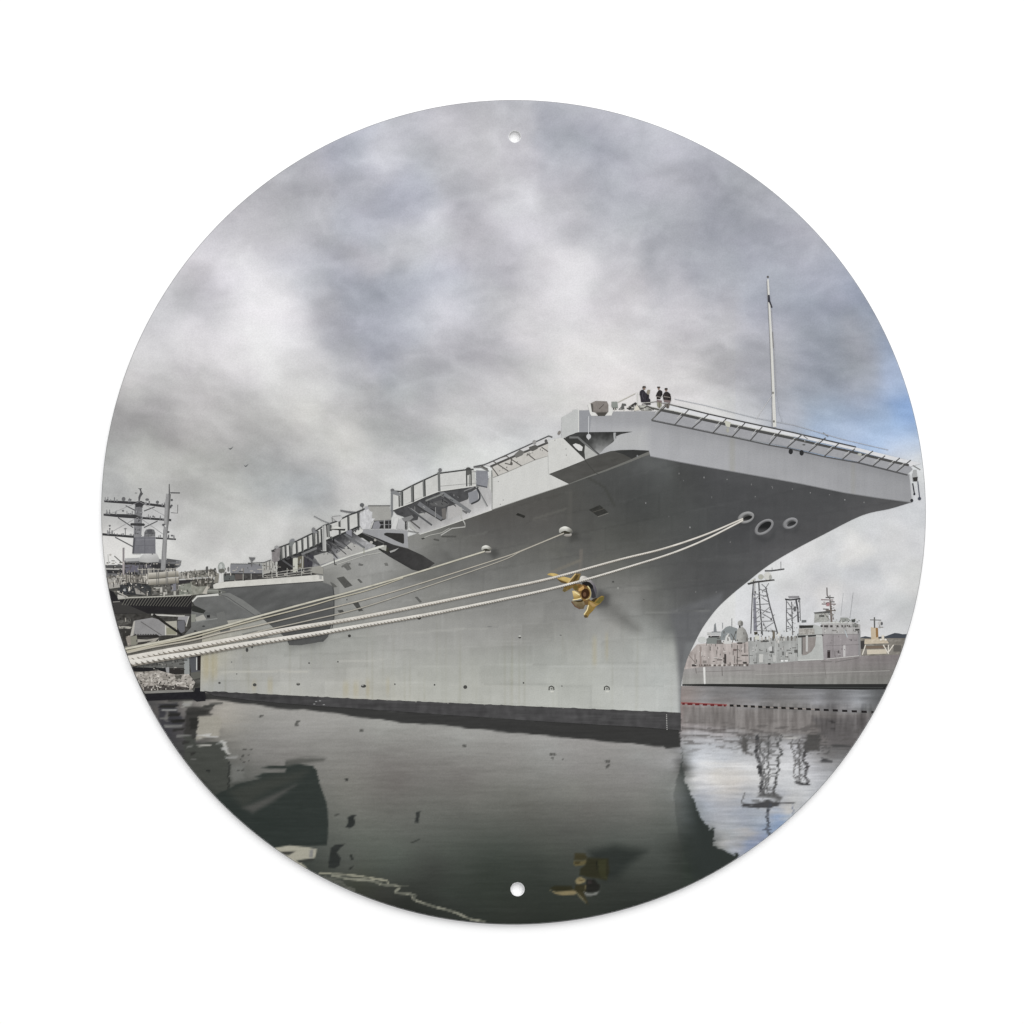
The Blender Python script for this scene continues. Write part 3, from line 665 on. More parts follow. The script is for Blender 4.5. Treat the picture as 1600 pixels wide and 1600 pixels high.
P.poly([(1169, 1002), (1200, 999), (1250, 994), (1252, 1032), (1220, 1036), (1170, 1038.5)], lambda x, y: np.clip(np.array([[164, 167, 161.]]) + (fbm(x / 2.6, y / 26, 27, 3) * 14 + fbm(x / 16, y / 5, 29, 3) * 9)[:, None], 80, 220), dense=2)
P.oval(1195, 1001.6, 7, 1.6, (78, 80, 78)).oval(1204.5, 1013.5, 4, 3.6, (196, 198, 194)).oval(1206, 1019, 3.6, 1.6, (88, 88, 86)).box(1206.5, 1010, 1208.5, 1018, (96, 96, 94))
for x0, y0, x1, y1, c in ((1186, 1022, 1192, 1035, (196, 196, 186)), (1208, 1024, 1211, 1034, (190, 190, 182)), (1246, 990, 1262, 996, (56, 56, 54)), (1246, 996, 1249, 1026, (84, 86, 82)), (1254, 998, 1255.6, 1022, (96, 98, 94)),
                          (1222, 1018, 1225, 1024, (110, 110, 106)), (1241, 1015, 1246, 1020, (96, 94, 90)), (1178, 1035, 1183, 1036.5, (84, 82, 78)), (1200, 1036, 1204, 1038.4, (56, 56, 54)), (1227, 1025, 1231, 1027, (120, 118, 112))):
    P.box(x0, y0, x1, y1, c)
P.box(1220, 1031.6, 1224, 1033.6, (240, 240, 238)).box(1226, 1031.6, 1231, 1033.4, (240, 240, 238))
P.line([(1170, 1010), (1171, 1036)], 0.9, (120, 120, 116)).line([(1211, 1002), (1212, 1034)], 0.8, (196, 198, 192)).line([(1183, 1020), (1182, 1036)], 0.8, (116, 116, 112))
P.clutter([(1170, 1002), (1250, 995), (1250, 1032), (1170, 1037)], 60, 22, [(84, 78, 72), (104, 98, 92), (206, 200, 192), (140, 134, 126), (70, 66, 62)], (1.2, 7), (0.7, 1.3), 0.6)
P.done()
P = Print('gun_director', FR, sat=0.5)
P.poly([(1150, 1002), (1150.5, 987), (1154, 981), (1160, 979), (1165, 984), (1168.5, 993), (1169, 1002), (1160, 1005)], noisy((168, 166, 158), 8, 4, 4, 6, ('x', 1158, 1169, (126, 124, 118))), dense=2)
P.oval(1157, 974, 4.2, 4.6, (160, 158, 150)).oval(1159, 974.5, 2, 3.8, (116, 114, 108)).box(1154.6, 977, 1157, 981, (52, 48, 44))
P.poly([(1151, 1004), (1160, 1003.5), (1160, 1006), (1152, 1006)], (70, 62, 58))
P.done()
P = Print('aft_clutter', FR, sat=0.5)
P.oval(1097, 999.5, 6.5, 4.5, (196, 200, 194)).poly([(1104, 1006), (1104, 998), (1112, 994), (1126, 994), (1128, 1006)], noisy((128, 136, 130), 14, 3, 3))
P.poly([(1127, 987), (1134, 980), (1140, 978), (1152, 982), (1150, 1000), (1126, 1000)], noisy((132, 142, 144), 10, 6, 3))
P.box(1107, 993.5, 1125, 996, (58, 60, 60)).box(1112, 987, 1126, 989, (92, 98, 100)).box(1105, 988, 1126, 992, (182, 186, 184)).poly([(1115, 988), (1116, 976), (1118, 973), (1120, 988)], (126, 132, 136))
P.poly([(1131, 1006), (1134, 994), (1139, 989), (1143, 1006)], (206, 206, 200)).line([(1143.5, 966), (1143.5, 980)], 1, (128, 130, 132)).line([(1129, 973), (1129, 982)], 1.2, (150, 156, 158))
P.lines([[(1144, 1004), (1150, 986)], [(1142, 990), (1150, 1002)], [(1122, 1002), (1130, 1006)]], 1.1, (96, 92, 84)).box(1120, 1000, 1127, 1006, (104, 100, 96))
for k in range(14): P.box(1166 + k * 5.8, 996 - k * 0.2, 1168.5 + k * 5.8, 1001, rnd.choice([(110, 104, 96), (150, 146, 136), (196, 192, 182), (86, 84, 78)]))
P.clutter([(1100, 988), (1250, 984), (1250, 1002), (1090, 1008)], 90, 23, [(84, 78, 72), (104, 98, 92), (206, 200, 192), (140, 134, 126), (70, 66, 62)], (1.2, 5), (0.8, 1.6), 0.6)
P.poly(zA([(945, 1020), (990, 1015), (990, 1050), (950, 1055)]), (70, 64, 40)).poly(zA([(1175, 1000), (1205, 1000), (1208, 1100), (1180, 1100)]), (120, 106, 84)).poly(zA([(960, 1065), (1010, 1065), (1010, 1120), (955, 1110)]), (206, 206, 184)).oval(1217, 991, 2.4, 3, (214, 212, 200))
P.done()
dk = (92, 92, 94); md = (126, 126, 128)
P = Print('lattice_mast', FR)
P.lines([zA((925, 540), (905, 1040)), zA((940, 360), (925, 560))], 1.7, (88, 88, 88))
P.poly(zA([(932, 440), (958, 440), (985, 1010), (940, 1010)]), noisy((122, 122, 134), 24, 2, 3, 9), dense=1.6)
P.line(zA((1005, 400), (1020, 700), (1050, 1060)), 1.9, (84, 84, 86))
P.line(zA((1090, 460), (1140, 680), (1240, 1040)), 1.9, (88, 88, 90))
P.line(zA((955, 350), (950, 540)), 2.6, (178, 178, 176))
zz = [((960, 540), (1125, 580)), ((1040, 590), (1120, 640)), ((960, 680), (1145, 665)), ((970, 720), (1150, 780)), ((965, 780), (1030, 720)), ((1050, 790), (1160, 855)), ((1050, 785), (1150, 700)), ((960, 890), (1195, 880)), ((965, 960), (1045, 900)), ((1070, 980), (1190, 900)),
      ((1060, 900), (1110, 1010)), ((1040, 420), (1110, 480)), ((1130, 410), (1090, 470)), ((1010, 480), (1100, 520)), ((960, 1000), (1230, 1010)), ((1060, 580), (1125, 545)), ((955, 620), (1010, 560)), ((975, 850), (1040, 800)), ((1160, 860), (1200, 800))]
P.lines([zA(*q) for q in zz], 1.0, (118, 118, 120))
P.clutter(zA([(930, 420), (1080, 420), (1210, 1020), (920, 1020)]), 46, 5, [(70, 70, 72), (120, 120, 122), (196, 196, 194)], (1, 4))
P.poly(zA([(860, 410), (960, 385), (1195, 360), (1205, 375), (970, 405), (875, 430)]), (66, 64, 62))
P.oval(*zA((1115, 320))[0], 6, 6.2, (206, 206, 198)).oval(*zA((1030, 330))[0], 4.2, 4, (176, 176, 160)).oval(*zA((1150, 335))[0], 2.4, 3.6, (168, 168, 160))
P.line(zA((1080, 255), (1160, 255), (1325, 232)), 2.0, (76, 76, 78)).line(zA((1280, 140), (1282, 232)), 0.8, md).line(zA((1170, 215), (1172, 250)), 0.8, md).line(zA((900, 390), (950, 360)), 1.6, (198, 196, 180))
for q in ((1010, 600), (1030, 780), (960, 520), (1160, 860)): P.oval(*zA(q)[0], 1.3, 1.4, (66, 66, 66))
P.done()
P = Print('lattice_mast', FR)
P.poly(zA([(1330, 600), (1400, 610), (1520, 595), (1530, 612), (1400, 628), (1335, 622)]), (58, 58, 62)).poly(zA([(1370, 570), (1510, 568), (1515, 596), (1380, 602)]), noisy((136, 134, 138), 20, 2, 2))
P.lines([zA((1350, 625), (1350, 1020)), zA((1415, 640), (1430, 1060)), zA((1515, 610), (1525, 880))], 1.4, (96, 96, 98)).line(zA((1470, 620), (1490, 720), (1500, 900)), 2.8, (82, 82, 86))
P.lines([zA(*q) for q in (((1350, 730), (1460, 730)), ((1350, 760), (1420, 840)), ((1350, 870), (1420, 850)), ((1360, 640), (1415, 720)), ((1350, 980), (1430, 960)), ((1420, 740), (1490, 700)), ((1430, 850), (1490, 800)), ((1360, 880), (1420, 960)))], 1.1, (118, 118, 120))
P.clutter(zA([(1345, 620), (1525, 620), (1530, 900), (1440, 1060), (1345, 1020)]), 34, 6, [(70, 70, 72), (110, 110, 112), (190, 190, 190)], (1, 4))
P.poly(zA([(1440, 700), (1470, 700), (1470, 760), (1440, 760)]), (96, 96, 98)).poly(zA([(1540, 870), (1600, 870), (1600, 900), (1540, 905)]), (112, 116, 118))
P.done()
P = Print('bridge', FR, sat=0.4)
P.poly([(1283, 972.5), (1286, 971), (1331, 971.5), (1344, 976), (1345, 1024.5), (1320, 1027), (1287, 1031), (1283, 1030)], lambda x, y: np.clip(np.array([[156, 143, 146.]]) + (sstep(991 - y, 2) * 18)[:, None] * np.array([[1, 1.5, 1.1]]) + (fbm(x / 2.6, y / 34, 37, 3) * 9 + fbm(x / 14, y / 5, 39, 3) * 7)[:, None], 80, 220), dense=2)
P.line([(1280, 973.5), (1310, 972.5), (1331, 973.5)], 1.7, (202, 206, 196))
for x0, x1 in ((1282, 1285.5), (1287.5, 1294), (1297, 1301), (1307, 1310), (1315, 1317.5), (1319.5, 1321.5), (1323, 1325), (1326.5, 1328)): P.box(x0, 976.8, x1, 980.2, (78, 68, 66))
P.box(1332, 975, 1341, 980, (126, 128, 120)).box(1300, 984, 1307, 986, (120, 112, 108)).box(1336, 982.6, 1343, 985.4, (70, 68, 66)).box(1341, 985, 1344.4, 1024, (142, 140, 142))
P.line([(1286, 991.5), (1344, 991.5)], 0.8, (132, 122, 124)).box(1292.6, 1016, 1297.2, 1028, (62, 46, 46)).poly([(1309, 1017), (1311, 1016), (1311, 1020), (1309, 1021)], (70, 62, 62)).box(1317.5, 1008, 1321, 1026, (196, 190, 188)).box(1304, 1017, 1304.9, 1026, (118, 106, 106)).box(1312, 1019, 1313, 1026, (112, 100, 100))
P.clutter([(1284, 975), (1343, 977), (1343, 990), (1284, 990)], 36, 24, [(84, 78, 72), (104, 98, 92), (206, 200, 192), (140, 134, 126), (70, 66, 62)], (1.2, 4), (0.8, 1.4), 0.5)
P.clutter([(1288, 992), (1343, 992), (1343, 1023), (1290, 1029)], 22, 27, [(116, 104, 106), (180, 172, 172), (96, 86, 88)], (1.2, 6), (0.6, 1.0), 0.7)
P.line([(1320, 985), (1324, 996)], 1.6, (172, 188, 196)).line([(1302, 992), (1301.4, 1024)], 0.7, (130, 118, 120)).line([(1290, 1009), (1341, 1007)], 0.7, (136, 124, 126)).box(1329, 999, 1331, 1001.5, (106, 96, 100)).line([(1290, 1030), (1342, 1024.6)], 0.9, (206, 202, 192))
P.poly([(1271, 957), (1297, 954), (1297, 958), (1273, 959)], (92, 92, 88)).poly([(1273, 959), (1294, 958), (1296, 970), (1272, 973)], noisy((166, 168, 156), 26, 2, 2), dense=1.6).box(1280, 961, 1288, 964, (84, 84, 78))
P.poly([(1330, 968), (1337, 967), (1336, 972), (1331, 972)], (72, 78, 70)).poly([(1313, 965), (1324, 965), (1330, 970), (1314, 971)], (146, 152, 142))
P.done()
P = Print('boat_bay', FR, sat=0.35)
P.poly([(1246, 994), (1249, 988), (1262, 977), (1272, 976), (1284, 980), (1287, 1031), (1247, 1033)], noisy((178, 184, 176), 9, 7, 7, 41), dense=2.2)
P.poly([(1248.5, 977), (1271, 977), (1270, 981), (1249, 981.5)], (54, 54, 50)).poly([(1248, 982), (1272, 982), (1273, 991), (1248, 992)], noisy((166, 158, 142), 40, 2, 2, 45), dense=1.5)
P.poly([(1246, 993), (1285, 991), (1287, 993.4), (1247, 996.4)], (62, 60, 56)).poly([(1254, 996), (1275, 995), (1273.5, 1009), (1268, 1018), (1260, 1023), (1253, 1024)], noisy((152, 136, 126), 10, 3, 8, 47), dense=2)
P.box(1259, 993, 1262.4, 1018, (190, 190, 182)).box(1252.4, 996, 1254, 1022, (92, 90, 84)).box(1275, 992, 1284, 996, (188, 190, 182)).line([(1247, 1031.6), (1286, 1030)], 1, (206, 208, 198))
P.done()
P = Print('signal_mast', FR, sat=0.7)
P.line([(1292, 918), (1292.4, 930), (1297, 936), (1298.6, 972)], 1.7, (104, 96, 94))
P.line([(1297.6, 940), (1299.4, 972)], 2.6, (120, 106, 98))
for y, a, b, c in ((933.5, 1290, 1303, (84, 82, 82)), (937, 1283, 1302, (140, 122, 124)), (940, 1296, 1304, (92, 88, 88)), (943.6, 1284, 1306, (128, 110, 110)), (953.6, 1290, 1306, (110, 100, 92)), (960, 1296, 1303, (140, 136, 128)), (951.5, 1286, 1295, (96, 94, 92))):
    P.line([(a, y), (b, y + 0.4)], 1.5, c)
P.box(1291, 941, 1296, 947, (176, 122, 126)).lines([[(1288, 958), (1296, 969)], [(1303, 968), (1300, 958)]], 0.9, (124, 116, 110))
P.clutter([(1284, 930), (1306, 930), (1304, 970), (1290, 970)], 26, 25, [(84, 80, 80), (130, 120, 116), (180, 176, 172)], (1.2, 5), (0.8, 1.4), 0.3)
P.clutter([(1300, 966), (1345, 966), (1345, 974), (1300, 974)], 26, 26, [(90, 92, 84), (150, 152, 142), (200, 200, 192)], (1.2, 4), (0.8, 1.4), 0.6)
P.line([(1317.6, 927), (1313.8, 962)], 0.8, (166, 168, 170)).line([(1333, 926), (1328, 966)], 0.8, (162, 164, 166)).line([(1286, 956), (1281, 965)], 0.9, (120, 118, 114))
P.done()

# floating boom
P = Print('printed_boom', sign, sat=0.95)
P.line([(1064, 1098.4), (1080, 1098.8), (1105, 1100), (1136, 1101.6)], 2.6, (148, 92, 90))
for x0, x1 in ((1066, 1070), (1074, 1082), (1086, 1093), (1098, 1105), (1110, 1116), (1121, 1128), (1131, 1134)): P.box(x0, 1098.2 + (x0 - 1064) * .042, x1, 1101.2 + (x0 - 1064) * .042, (104, 34, 36))
P.line([(1136, 1102), (1200, 1105), (1280, 1108.6), (1366, 1113)], 1.3, (150, 142, 136))
xs = 1140
while xs < 1364:
    w = 6.0 + (xs - 1140) * 0.012; y = 1102 + (xs - 1136) * 0.0478
    P.poly([(xs, y - 1.7), (xs + w, y - 1.5), (xs + w + .5, y + 1.9), (xs + .4, y + 1.8)], (34, 32, 32)); xs += w + 4.7 + (xs - 1140) * 0.012
P.done()

# ------------------------------------------------------------------ the second carrier behind, far left
z1 = Z(150, 740, .125); z2 = Z(150, 900, .125); z3 = Z(300, 800, .125); z4 = Z(400, 740, .125); z5 = Z(590, 700, .125); z6 = Z(740, 640, .125); z7 = Z(840, 580, .15)
z8 = Z(1180, 640, .175); z9 = Z(960, 590, .175); zP = Z(980, 590, .05); zK = Z(840, 860, .1); zM = Z(1150, 410, .175)
V = Print('printed_moored_warship', sign)
V.poly([(150, 905), (175, 898), (232, 900), (282, 905), (330, 902), (345, 915), (345, 1000), (318, 1030), (318, 1085), (200, 1085)], noisy((72, 71, 66), 30, 7, 4, 61), dense=2.2)
V.poly(z2([(150, 40), (640, 20), (660, 60), (400, 80), (300, 130), (160, 150)]), noisy((166, 162, 154), 26, 5, 2.5, 62), dense=2)
V.poly(z2([(300, 110), (420, 85), (640, 90), (690, 150), (680, 230), (560, 240), (350, 235), (250, 200)]), noisy((58, 60, 62), 20, 4, 3, 63), dense=2)
V.poly(z2([(480, 150), (560, 160), (620, 235), (500, 225)]), (150, 146, 138)).poly(z2([(430, 110), (520, 120), (690, 230), (640, 240)]), (74, 74, 74)).oval(*z2((360, 175))[0], 2.6, 2.4, (128, 134, 140))
V.poly(z2([(690, 100), (1030, 80), (1040, 230), (700, 240)]), noisy((98, 96, 90), 40, 3, 3, 64), dense=1.8)
for q in ((720, 140, 830, 160), (800, 150, 830, 235), (860, 170, 890, 230), (970, 190, 1000, 240)): V.poly(z2([(q[0], q[1]), (q[2], q[1]), (q[2], q[3]), (q[0], q[3])]), (174, 172, 162))
V.poly(z2([(940, 100), (1000, 95), (1000, 180), (945, 185)]), (122, 122, 132)).poly(z2([(1040, 110), (1180, 90), (1200, 240), (1040, 240)]), noisy((134, 138, 124), 22, 3, 5, 65), dense=2)
V.poly(z2([(1030, 20), (1250, 30), (1240, 60), (1100, 90), (1030, 100)]), (52, 50, 52)).poly(z2([(1180, 70), (1460, 60), (1340, 220), (1200, 240)]), noisy((146, 146, 132), 34, 3, 4, 66), dense=1.8)
V.poly(z2([(1360, 170), (1440, 60), (1400, 220), (1330, 225)]), (184, 176, 160)).poly(z2([(1260, 60), (1400, 90), (1350, 120), (1240, 100)]), (96, 66, 62))
V.poly(z2([(270, 230), (370, 260), (300, 290), (270, 290)]), (186, 182, 172)).line(z2((270, 200), (400, 265)), 1.6, (176, 172, 162))
# below the elevator: dark hangar side, lit block
V.poly(z2([(230, 470), (1180, 470), (1200, 760), (360, 900), (240, 560)]), noisy((64, 62, 58), 26, 5, 3, 67), dense=2)
V.poly(z2([(470, 560), (700, 520), (870, 570), (870, 740), (780, 750), (480, 735)]), noisy((142, 140, 140), 8, 8, 5, 68), dense=3).poly(z2([(470, 570), (490, 560), (470, 740), (425, 760)]), (178, 174, 164))
V.poly(z2([(860, 570), (1010, 560), (1015, 740), (865, 740)]), (170, 166, 150)).poly(z2([(880, 650), (1000, 640), (1000, 728), (885, 728)]), (146, 144, 118)).line(z2((868, 620), (868, 740)), 1.2, (206, 204, 194))
V.poly(z2([(1020, 560), (1110, 550), (1110, 690), (1060, 720), (1015, 640)]), (104, 104, 110)).poly(z2([(1030, 500), (1170, 500), (1130, 620), (1110, 550), (1020, 545)]), (150, 148, 150)).line(z2((1160, 510), (1125, 630)), 1.3, (190, 188, 178))
V.poly(z2([(470, 740), (780, 735), (790, 770), (480, 765)]), (44, 42, 40)).poly(z2([(500, 790), (640, 795), (790, 770), (740, 820), (600, 850), (510, 850)]), noisy((170, 164, 152), 10, 5, 3, 69)).poly(z2([(520, 830), (720, 805), (600, 850), (520, 862)]), (62, 58, 54))
for k in range(9): V.poly(z2([(480 + k * 32, 735), (494 + k * 32, 722), (508 + k * 32, 735)]), (50, 48, 46))
V.line(z2((235, 488), (690, 482), (1010, 498), (1110, 500)), 2.6, (172, 170, 162)).line(z2((780, 490), (1000, 496)), 1.4, (198, 196, 188))
V.line(z2((715, 478), (880, 600), (1075, 735)), 3.6, (40, 38, 36)).line(z2((560, 570), (820, 740)), 1.0, (96, 94, 92))
V.poly(z2([(260, 560), (440, 540), (430, 600), (280, 620)]), noisy((92, 90, 84), 36, 2.5, 2, 70), dense=1.6).poly(z2([(280, 625), (420, 630), (430, 660), (290, 655)]), (166, 162, 150))
V.poly(z2([(300, 670), (440, 680), (420, 760), (380, 880), (340, 760)]), noisy((56, 54, 50), 18, 3, 3, 71)).poly(z2([(370, 760), (430, 740), (440, 860), (400, 880)]), (148, 138, 126)).poly(z2([(430, 760), (510, 740), (520, 850), (440, 880)]), (136, 134, 118))
# quay level, rubble and steps
V.poly(z2([(360, 880), (790, 820), (1110, 760), (1320, 780), (1320, 980), (440, 1110)]), noisy((128, 124, 114), 16, 9, 3, 72), dense=2.4)
V.poly(z2([(430, 1110), (1160, 1010), (1170, 1160), (460, 1180)]), noisy((104, 104, 100), 16, 8, 3, 73), dense=2.4)
V.poly(z2([(450, 1140), (870, 1150), (870, 1220), (800, 1190), (470, 1190)]), (32, 32, 34)).poly(z2([(910, 1150), (1100, 1150), (1100, 1220), (920, 1225)]), (50, 46, 44)).poly(z2([(870, 1140), (915, 1140), (915, 1230), (880, 1200)]), (150, 150, 150))
V.poly(z2([(1100, 1000), (1165, 1000), (1170, 1230), (1105, 1230)]), (146, 150, 148)).poly(z2([(1160, 1000), (1310, 1000), (1310, 1200), (1190, 1210)]), (84, 86, 92)).poly(z2([(1270, 1000), (1310, 1000), (1310, 1180), (1270, 1180)]), (42, 36, 36)).box(306.5, 1027, 308, 1047, (196, 196, 192))
V.poly(z2([(1180, 1210), (1300, 1190), (1310, 1270), (1200, 1300)]), (96, 96, 88))
V.poly(z2([(470, 1195), (560, 1200), (780, 1180), (1000, 1235), (1160, 1225), (1240, 1330), (1200, 1420), (600, 1440), (520, 1300)]), lambda x, y: np.clip(np.array([[158, 150, 140.]]) + (fbm(x / 6, y / 3.4, 74, 4, .8) * 70)[:, None] + (sstep(x - 268, 14) * 14)[:, None], 50, 216), dense=1.6)
V.poly(z2([(980, 1240), (1080, 1240), (1060, 1290), (1000, 1290)]), (92, 88, 80)).poly(z2([(600, 1385), (800, 1360), (1060, 1380), (1180, 1400), (1150, 1440), (600, 1440)]), noisy((74, 68, 64), 34, 3, 2, 75), dense=1.6)
L4 = [(46, 44, 42), (70, 68, 64), (96, 92, 86), (176, 170, 158), (206, 200, 188), (128, 122, 112)]
V.clutter(z2([(470, 1195), (780, 1180), (1000, 1235), (1160, 1225), (1230, 1330), (1200, 1420), (620, 1430), (520, 1300)]), 190, 31, L4, (1.2, 4), (1, 2), 0.4)
V.clutter(z2([(160, 30), (1030, 80), (1180, 90), (1190, 235), (300, 240), (170, 160)]), 150, 32, L4, (1.2, 7), (0.8, 1.8), 0.5)
V.clutter(z2([(250, 500), (470, 520), (420, 860), (330, 800)]), 60, 33, L4[:4], (1.2, 6), (0.8, 1.6), 0.5)
V.clutter(z2([(450, 1030), (1160, 960), (1160, 1180), (470, 1180)]), 60, 34, L4[:3] + [(150, 146, 138)], (2, 9), (0.8, 1.6), 0.3)
V.clutter(z2([(480, 780), (1100, 760), (1200, 800), (420, 960)]), 50, 35, L4[:4], (2, 9), (0.8, 1.6), 0.25, -0.2)
V = V.done()
P = Print('barge', V)
P.poly(z2([(590, 1440), (900, 1425), (1210, 1425), (1230, 1470), (620, 1475)]), noisy((132, 130, 124), 10, 8, 1.5, 76), dense=2.4)
P.poly(z2([(610, 1470), (1230, 1445), (1240, 1400), (1360, 1395), (1370, 1560), (1260, 1570), (1200, 1530), (640, 1560)]), noisy((34, 33, 38), 7, 6, 3, 77), dense=2.6)
P.done()
P = Print('aircraft_elevator', V)
P.poly(z2([(160, 170), (220, 200), (290, 300), (1195, 240), (1195, 470), (720, 470), (235, 470)]), noisy((38, 36, 38), 6, 10, 4, 78), dense=3)
P.poly(z2([(210, 320), (300, 320), (650, 470), (235, 465)]), (62, 60, 58)).line(z2((275, 285), (440, 268), (700, 262), (1185, 238)), 2.0, (178, 176, 164)).line(z2((210, 325), (300, 318)), 1.6, (130, 126, 120))
for k in range(24):
    t = k / 23; xt = 330 + t * 850; yb = 345 + t * 20
    P.line(z2((xt + 45 + 20 * t, 276 - 34 * t), (xt - 6 - 40 * t, yb + 20)), 1.0, (112 - 20 * t, 110 - 20 * t, 100 - 18 * t))
P.done()
P = Print('island', V)
P.poly(z1([(105, 1140), (330, 1140), (360, 1085), (540, 1080), (790, 1070), (1040, 1085), (1065, 1110), (1050, 1160), (980, 1200), (720, 1250), (140, 1290)]), noisy((104, 104, 106), 22, 5, 3, 81), dense=2)
P.poly(z1([(115, 1150), (330, 1145), (330, 1180), (130, 1180)]), (84, 84, 84)).poly(z1([(125, 1190), (330, 1195), (520, 1240), (520, 1262), (150, 1245)]), (52, 52, 54)).poly(z1([(120, 1182), (330, 1185), (330, 1205), (130, 1200)]), (176, 174, 168))
P.poly(z1([(360, 1115), (700, 1110), (990, 1135), (1040, 1150), (960, 1185), (720, 1180), (540, 1140), (360, 1135)]), (52, 52, 54)).poly(z1([(370, 1135), (530, 1150), (530, 1225), (370, 1240)]), (104, 102, 116)).poly(z1([(540, 1140), (690, 1140), (690, 1200), (540, 1210)]), (92, 90, 98))
P.poly(z1([(880, 1060), (1060, 1085), (1060, 1110), (890, 1100)]), (88, 88, 90)).poly(z1([(1000, 1090), (1070, 1085), (1060, 1150), (1000, 1150)]), (128, 128, 130)).poly(z1([(360, 1060), (540, 1050), (540, 1090), (370, 1100)]), (172, 172, 172))
for k in range(26): P.poly(z1([(540 + k * 18, 1180), (548 + k * 18, 1180), (548 + k * 18, 1250), (540 + k * 18, 1250)]), rnd.choice([(170, 164, 150), (120, 112, 104), (60, 58, 56), (196, 190, 176)]))
P.poly(z1([(330, 930), (358, 925), (355, 1270), (332, 1290)]), (168, 158, 158)).line(z1((345, 925), (345, 1100)), 1.4, (126, 124, 126)).line(z1((150, 1010), (155, 1130)), 1, (166, 166, 160)).line(z1((230, 1030), (320, 1110)), 1.6, (112, 112, 110)).line(z1((110, 1115), (330, 1105)), 1, (118, 118, 116)).oval(*z1((180, 1015))[0], 1.8, 1.6, (180, 176, 168))
P.poly(z1([(140, 1290), (320, 1270), (650, 1260), (650, 1380), (330, 1350), (150, 1380)]), noisy((140, 134, 124), 44, 2.6, 3, 82), dense=1.6)
for k in range(20): P.line(z1((330 + k * 17, 1265), (332 + k * 17, 1360)), 0.9, rnd.choice([(190, 184, 170), (90, 86, 80), (150, 144, 134)]))
P.line(z1((520, 1200), (1000, 1190)), 1, (180, 176, 164))
P.poly(z1([(150, 1300), (330, 1290), (320, 1350), (150, 1360)]), noisy((160, 156, 148), 20, 3, 2, 83), dense=2).poly(z1([(160, 1390), (290, 1375), (300, 1420), (170, 1440)]), (164, 160, 152))
P.poly(z1([(1040, 1235), (1200, 1215), (1500, 1190), (1520, 1270), (1440, 1300), (1200, 1320), (1040, 1330)]), noisy((132, 130, 122), 40, 3, 3, 84), dense=1.8).line(z1((1040, 1325), (1200, 1318), (1440, 1290)), 2, (190, 190, 186)).poly(z1([(1260, 1300), (1440, 1290), (1430, 1330), (1270, 1345)]), (70, 64, 58))
for k in range(30): P.line(z1((1050 + k * 15, 1240 - k), (1052 + k * 15, 1310 - k)), 0.8, rnd.choice([(186, 182, 170), (90, 86, 80), (110, 106, 98)]))
P.poly(z1([(1380, 1160), (1400, 1160), (1400, 1260), (1375, 1260)]), (80, 80, 78)).poly(z1([(1480, 1180), (1500, 1180), (1495, 1260), (1478, 1260)]), (84, 84, 82))
P.clutter(z1([(120, 1080), (1060, 1090), (1040, 1160), (1000, 1240), (150, 1280)]), 130, 36, L4 + [(110, 110, 114)], (1.2, 6), (0.8, 1.4), 0.55)
P.clutter(z1([(140, 1260), (650, 1250), (650, 1390), (160, 1400)]), 130, 37, L4, (1.5, 8), (0.8, 1.4), 0.6)
P.clutter(z1([(1040, 1230), (1520, 1180), (1510, 1300), (1050, 1330)]), 120, 38, L4, (1.5, 8), (0.8, 1.4), 0.65)
P.done()
P = Print('radar_dome', V)
P.poly(z1([(538, 1100), (545, 1050), (600, 1000), (690, 972), (760, 1000), (790, 1060), (782, 1105), (640, 1115)]), lambda x, y: np.clip(np.array([[206, 206, 204.]]) - ((y - 864) * 2.2)[:, None] - (np.abs(x - 229) * 0.8)[:, None], 120, 216), dense=1.6)
P.oval(*z1((705, 1005))[0], 1.2, 1, (110, 110, 110)); P.done()
for yy in (1265, 1345):
    P = Print('life_raft_canister', V)
    a, b = z1((655, yy + 12), (1030, yy - 12))
    P.poly([(a[0], a[1] - 4.4), (b[0], b[1] - 4.6), (b[0] + 1, b[1] + 4.4), (a[0], a[1] + 4.6)], lambda x, y: np.clip(np.array([[196, 190, 176.]]) - ((y - (a[1] - 3) + (x - a[0]) * .064) * 9)[:, None] - ((x - a[0]) * .4)[:, None], 84, 226), dense=1.3)
    for t in (.27, .33, .58, .63, .9):
        x = a[0] + (b[0] - a[0]) * t; y = a[1] + (b[1] - a[1]) * t; P.box(x, y - 4.4, x + 1.2, y + 4.4, (112, 110, 106))
    P.done()
P = Print('mast', V)
P.poly(z1([(475, 660), (485, 400), (500, 380), (580, 380), (575, 660), (565, 790), (470, 800)]), noisy((112, 112, 114), 12, 3, 6, 85, ('y', 785, 840, (134, 134, 138))), dense=2)
P.poly(z1([(468, 800), (590, 785), (742, 790), (745, 1000), (452, 1000)]), noisy((116, 116, 123), 7, 4, 6, 86), dense=3).poly(z1([(470, 800), (492, 800), (475, 1000), (452, 1000)]), (86, 86, 92)).line(z1((460, 1005), (560, 1005)), 1.2, (176, 176, 172))
P.poly(z1([(605, 735), (625, 700), (670, 690), (725, 700), (742, 735), (740, 785), (600, 785)]), noisy((112, 112, 114), 40, 2, 2, 87), dense=1.6)
P.poly(z1([(525, 185), (575, 182), (565, 200), (575, 235), (590, 250), (560, 290), (545, 345), (530, 340), (530, 290), (555, 230), (545, 200)]), (84, 84, 86)).line(z1((485, 243), (515, 243)), 1.4, (120, 120, 120))
sp = (58, 58, 60)
P.poly(z1([(103, 332), (103, 358), (490, 386), (500, 420), (580, 410), (600, 390), (850, 424), (940, 426), (940, 400), (620, 365), (560, 340), (500, 350)]), sp)
P.poly(z1([(95, 500), (95, 526), (315, 550), (520, 564), (940, 596), (942, 568), (560, 540), (480, 510), (320, 506)]), sp)
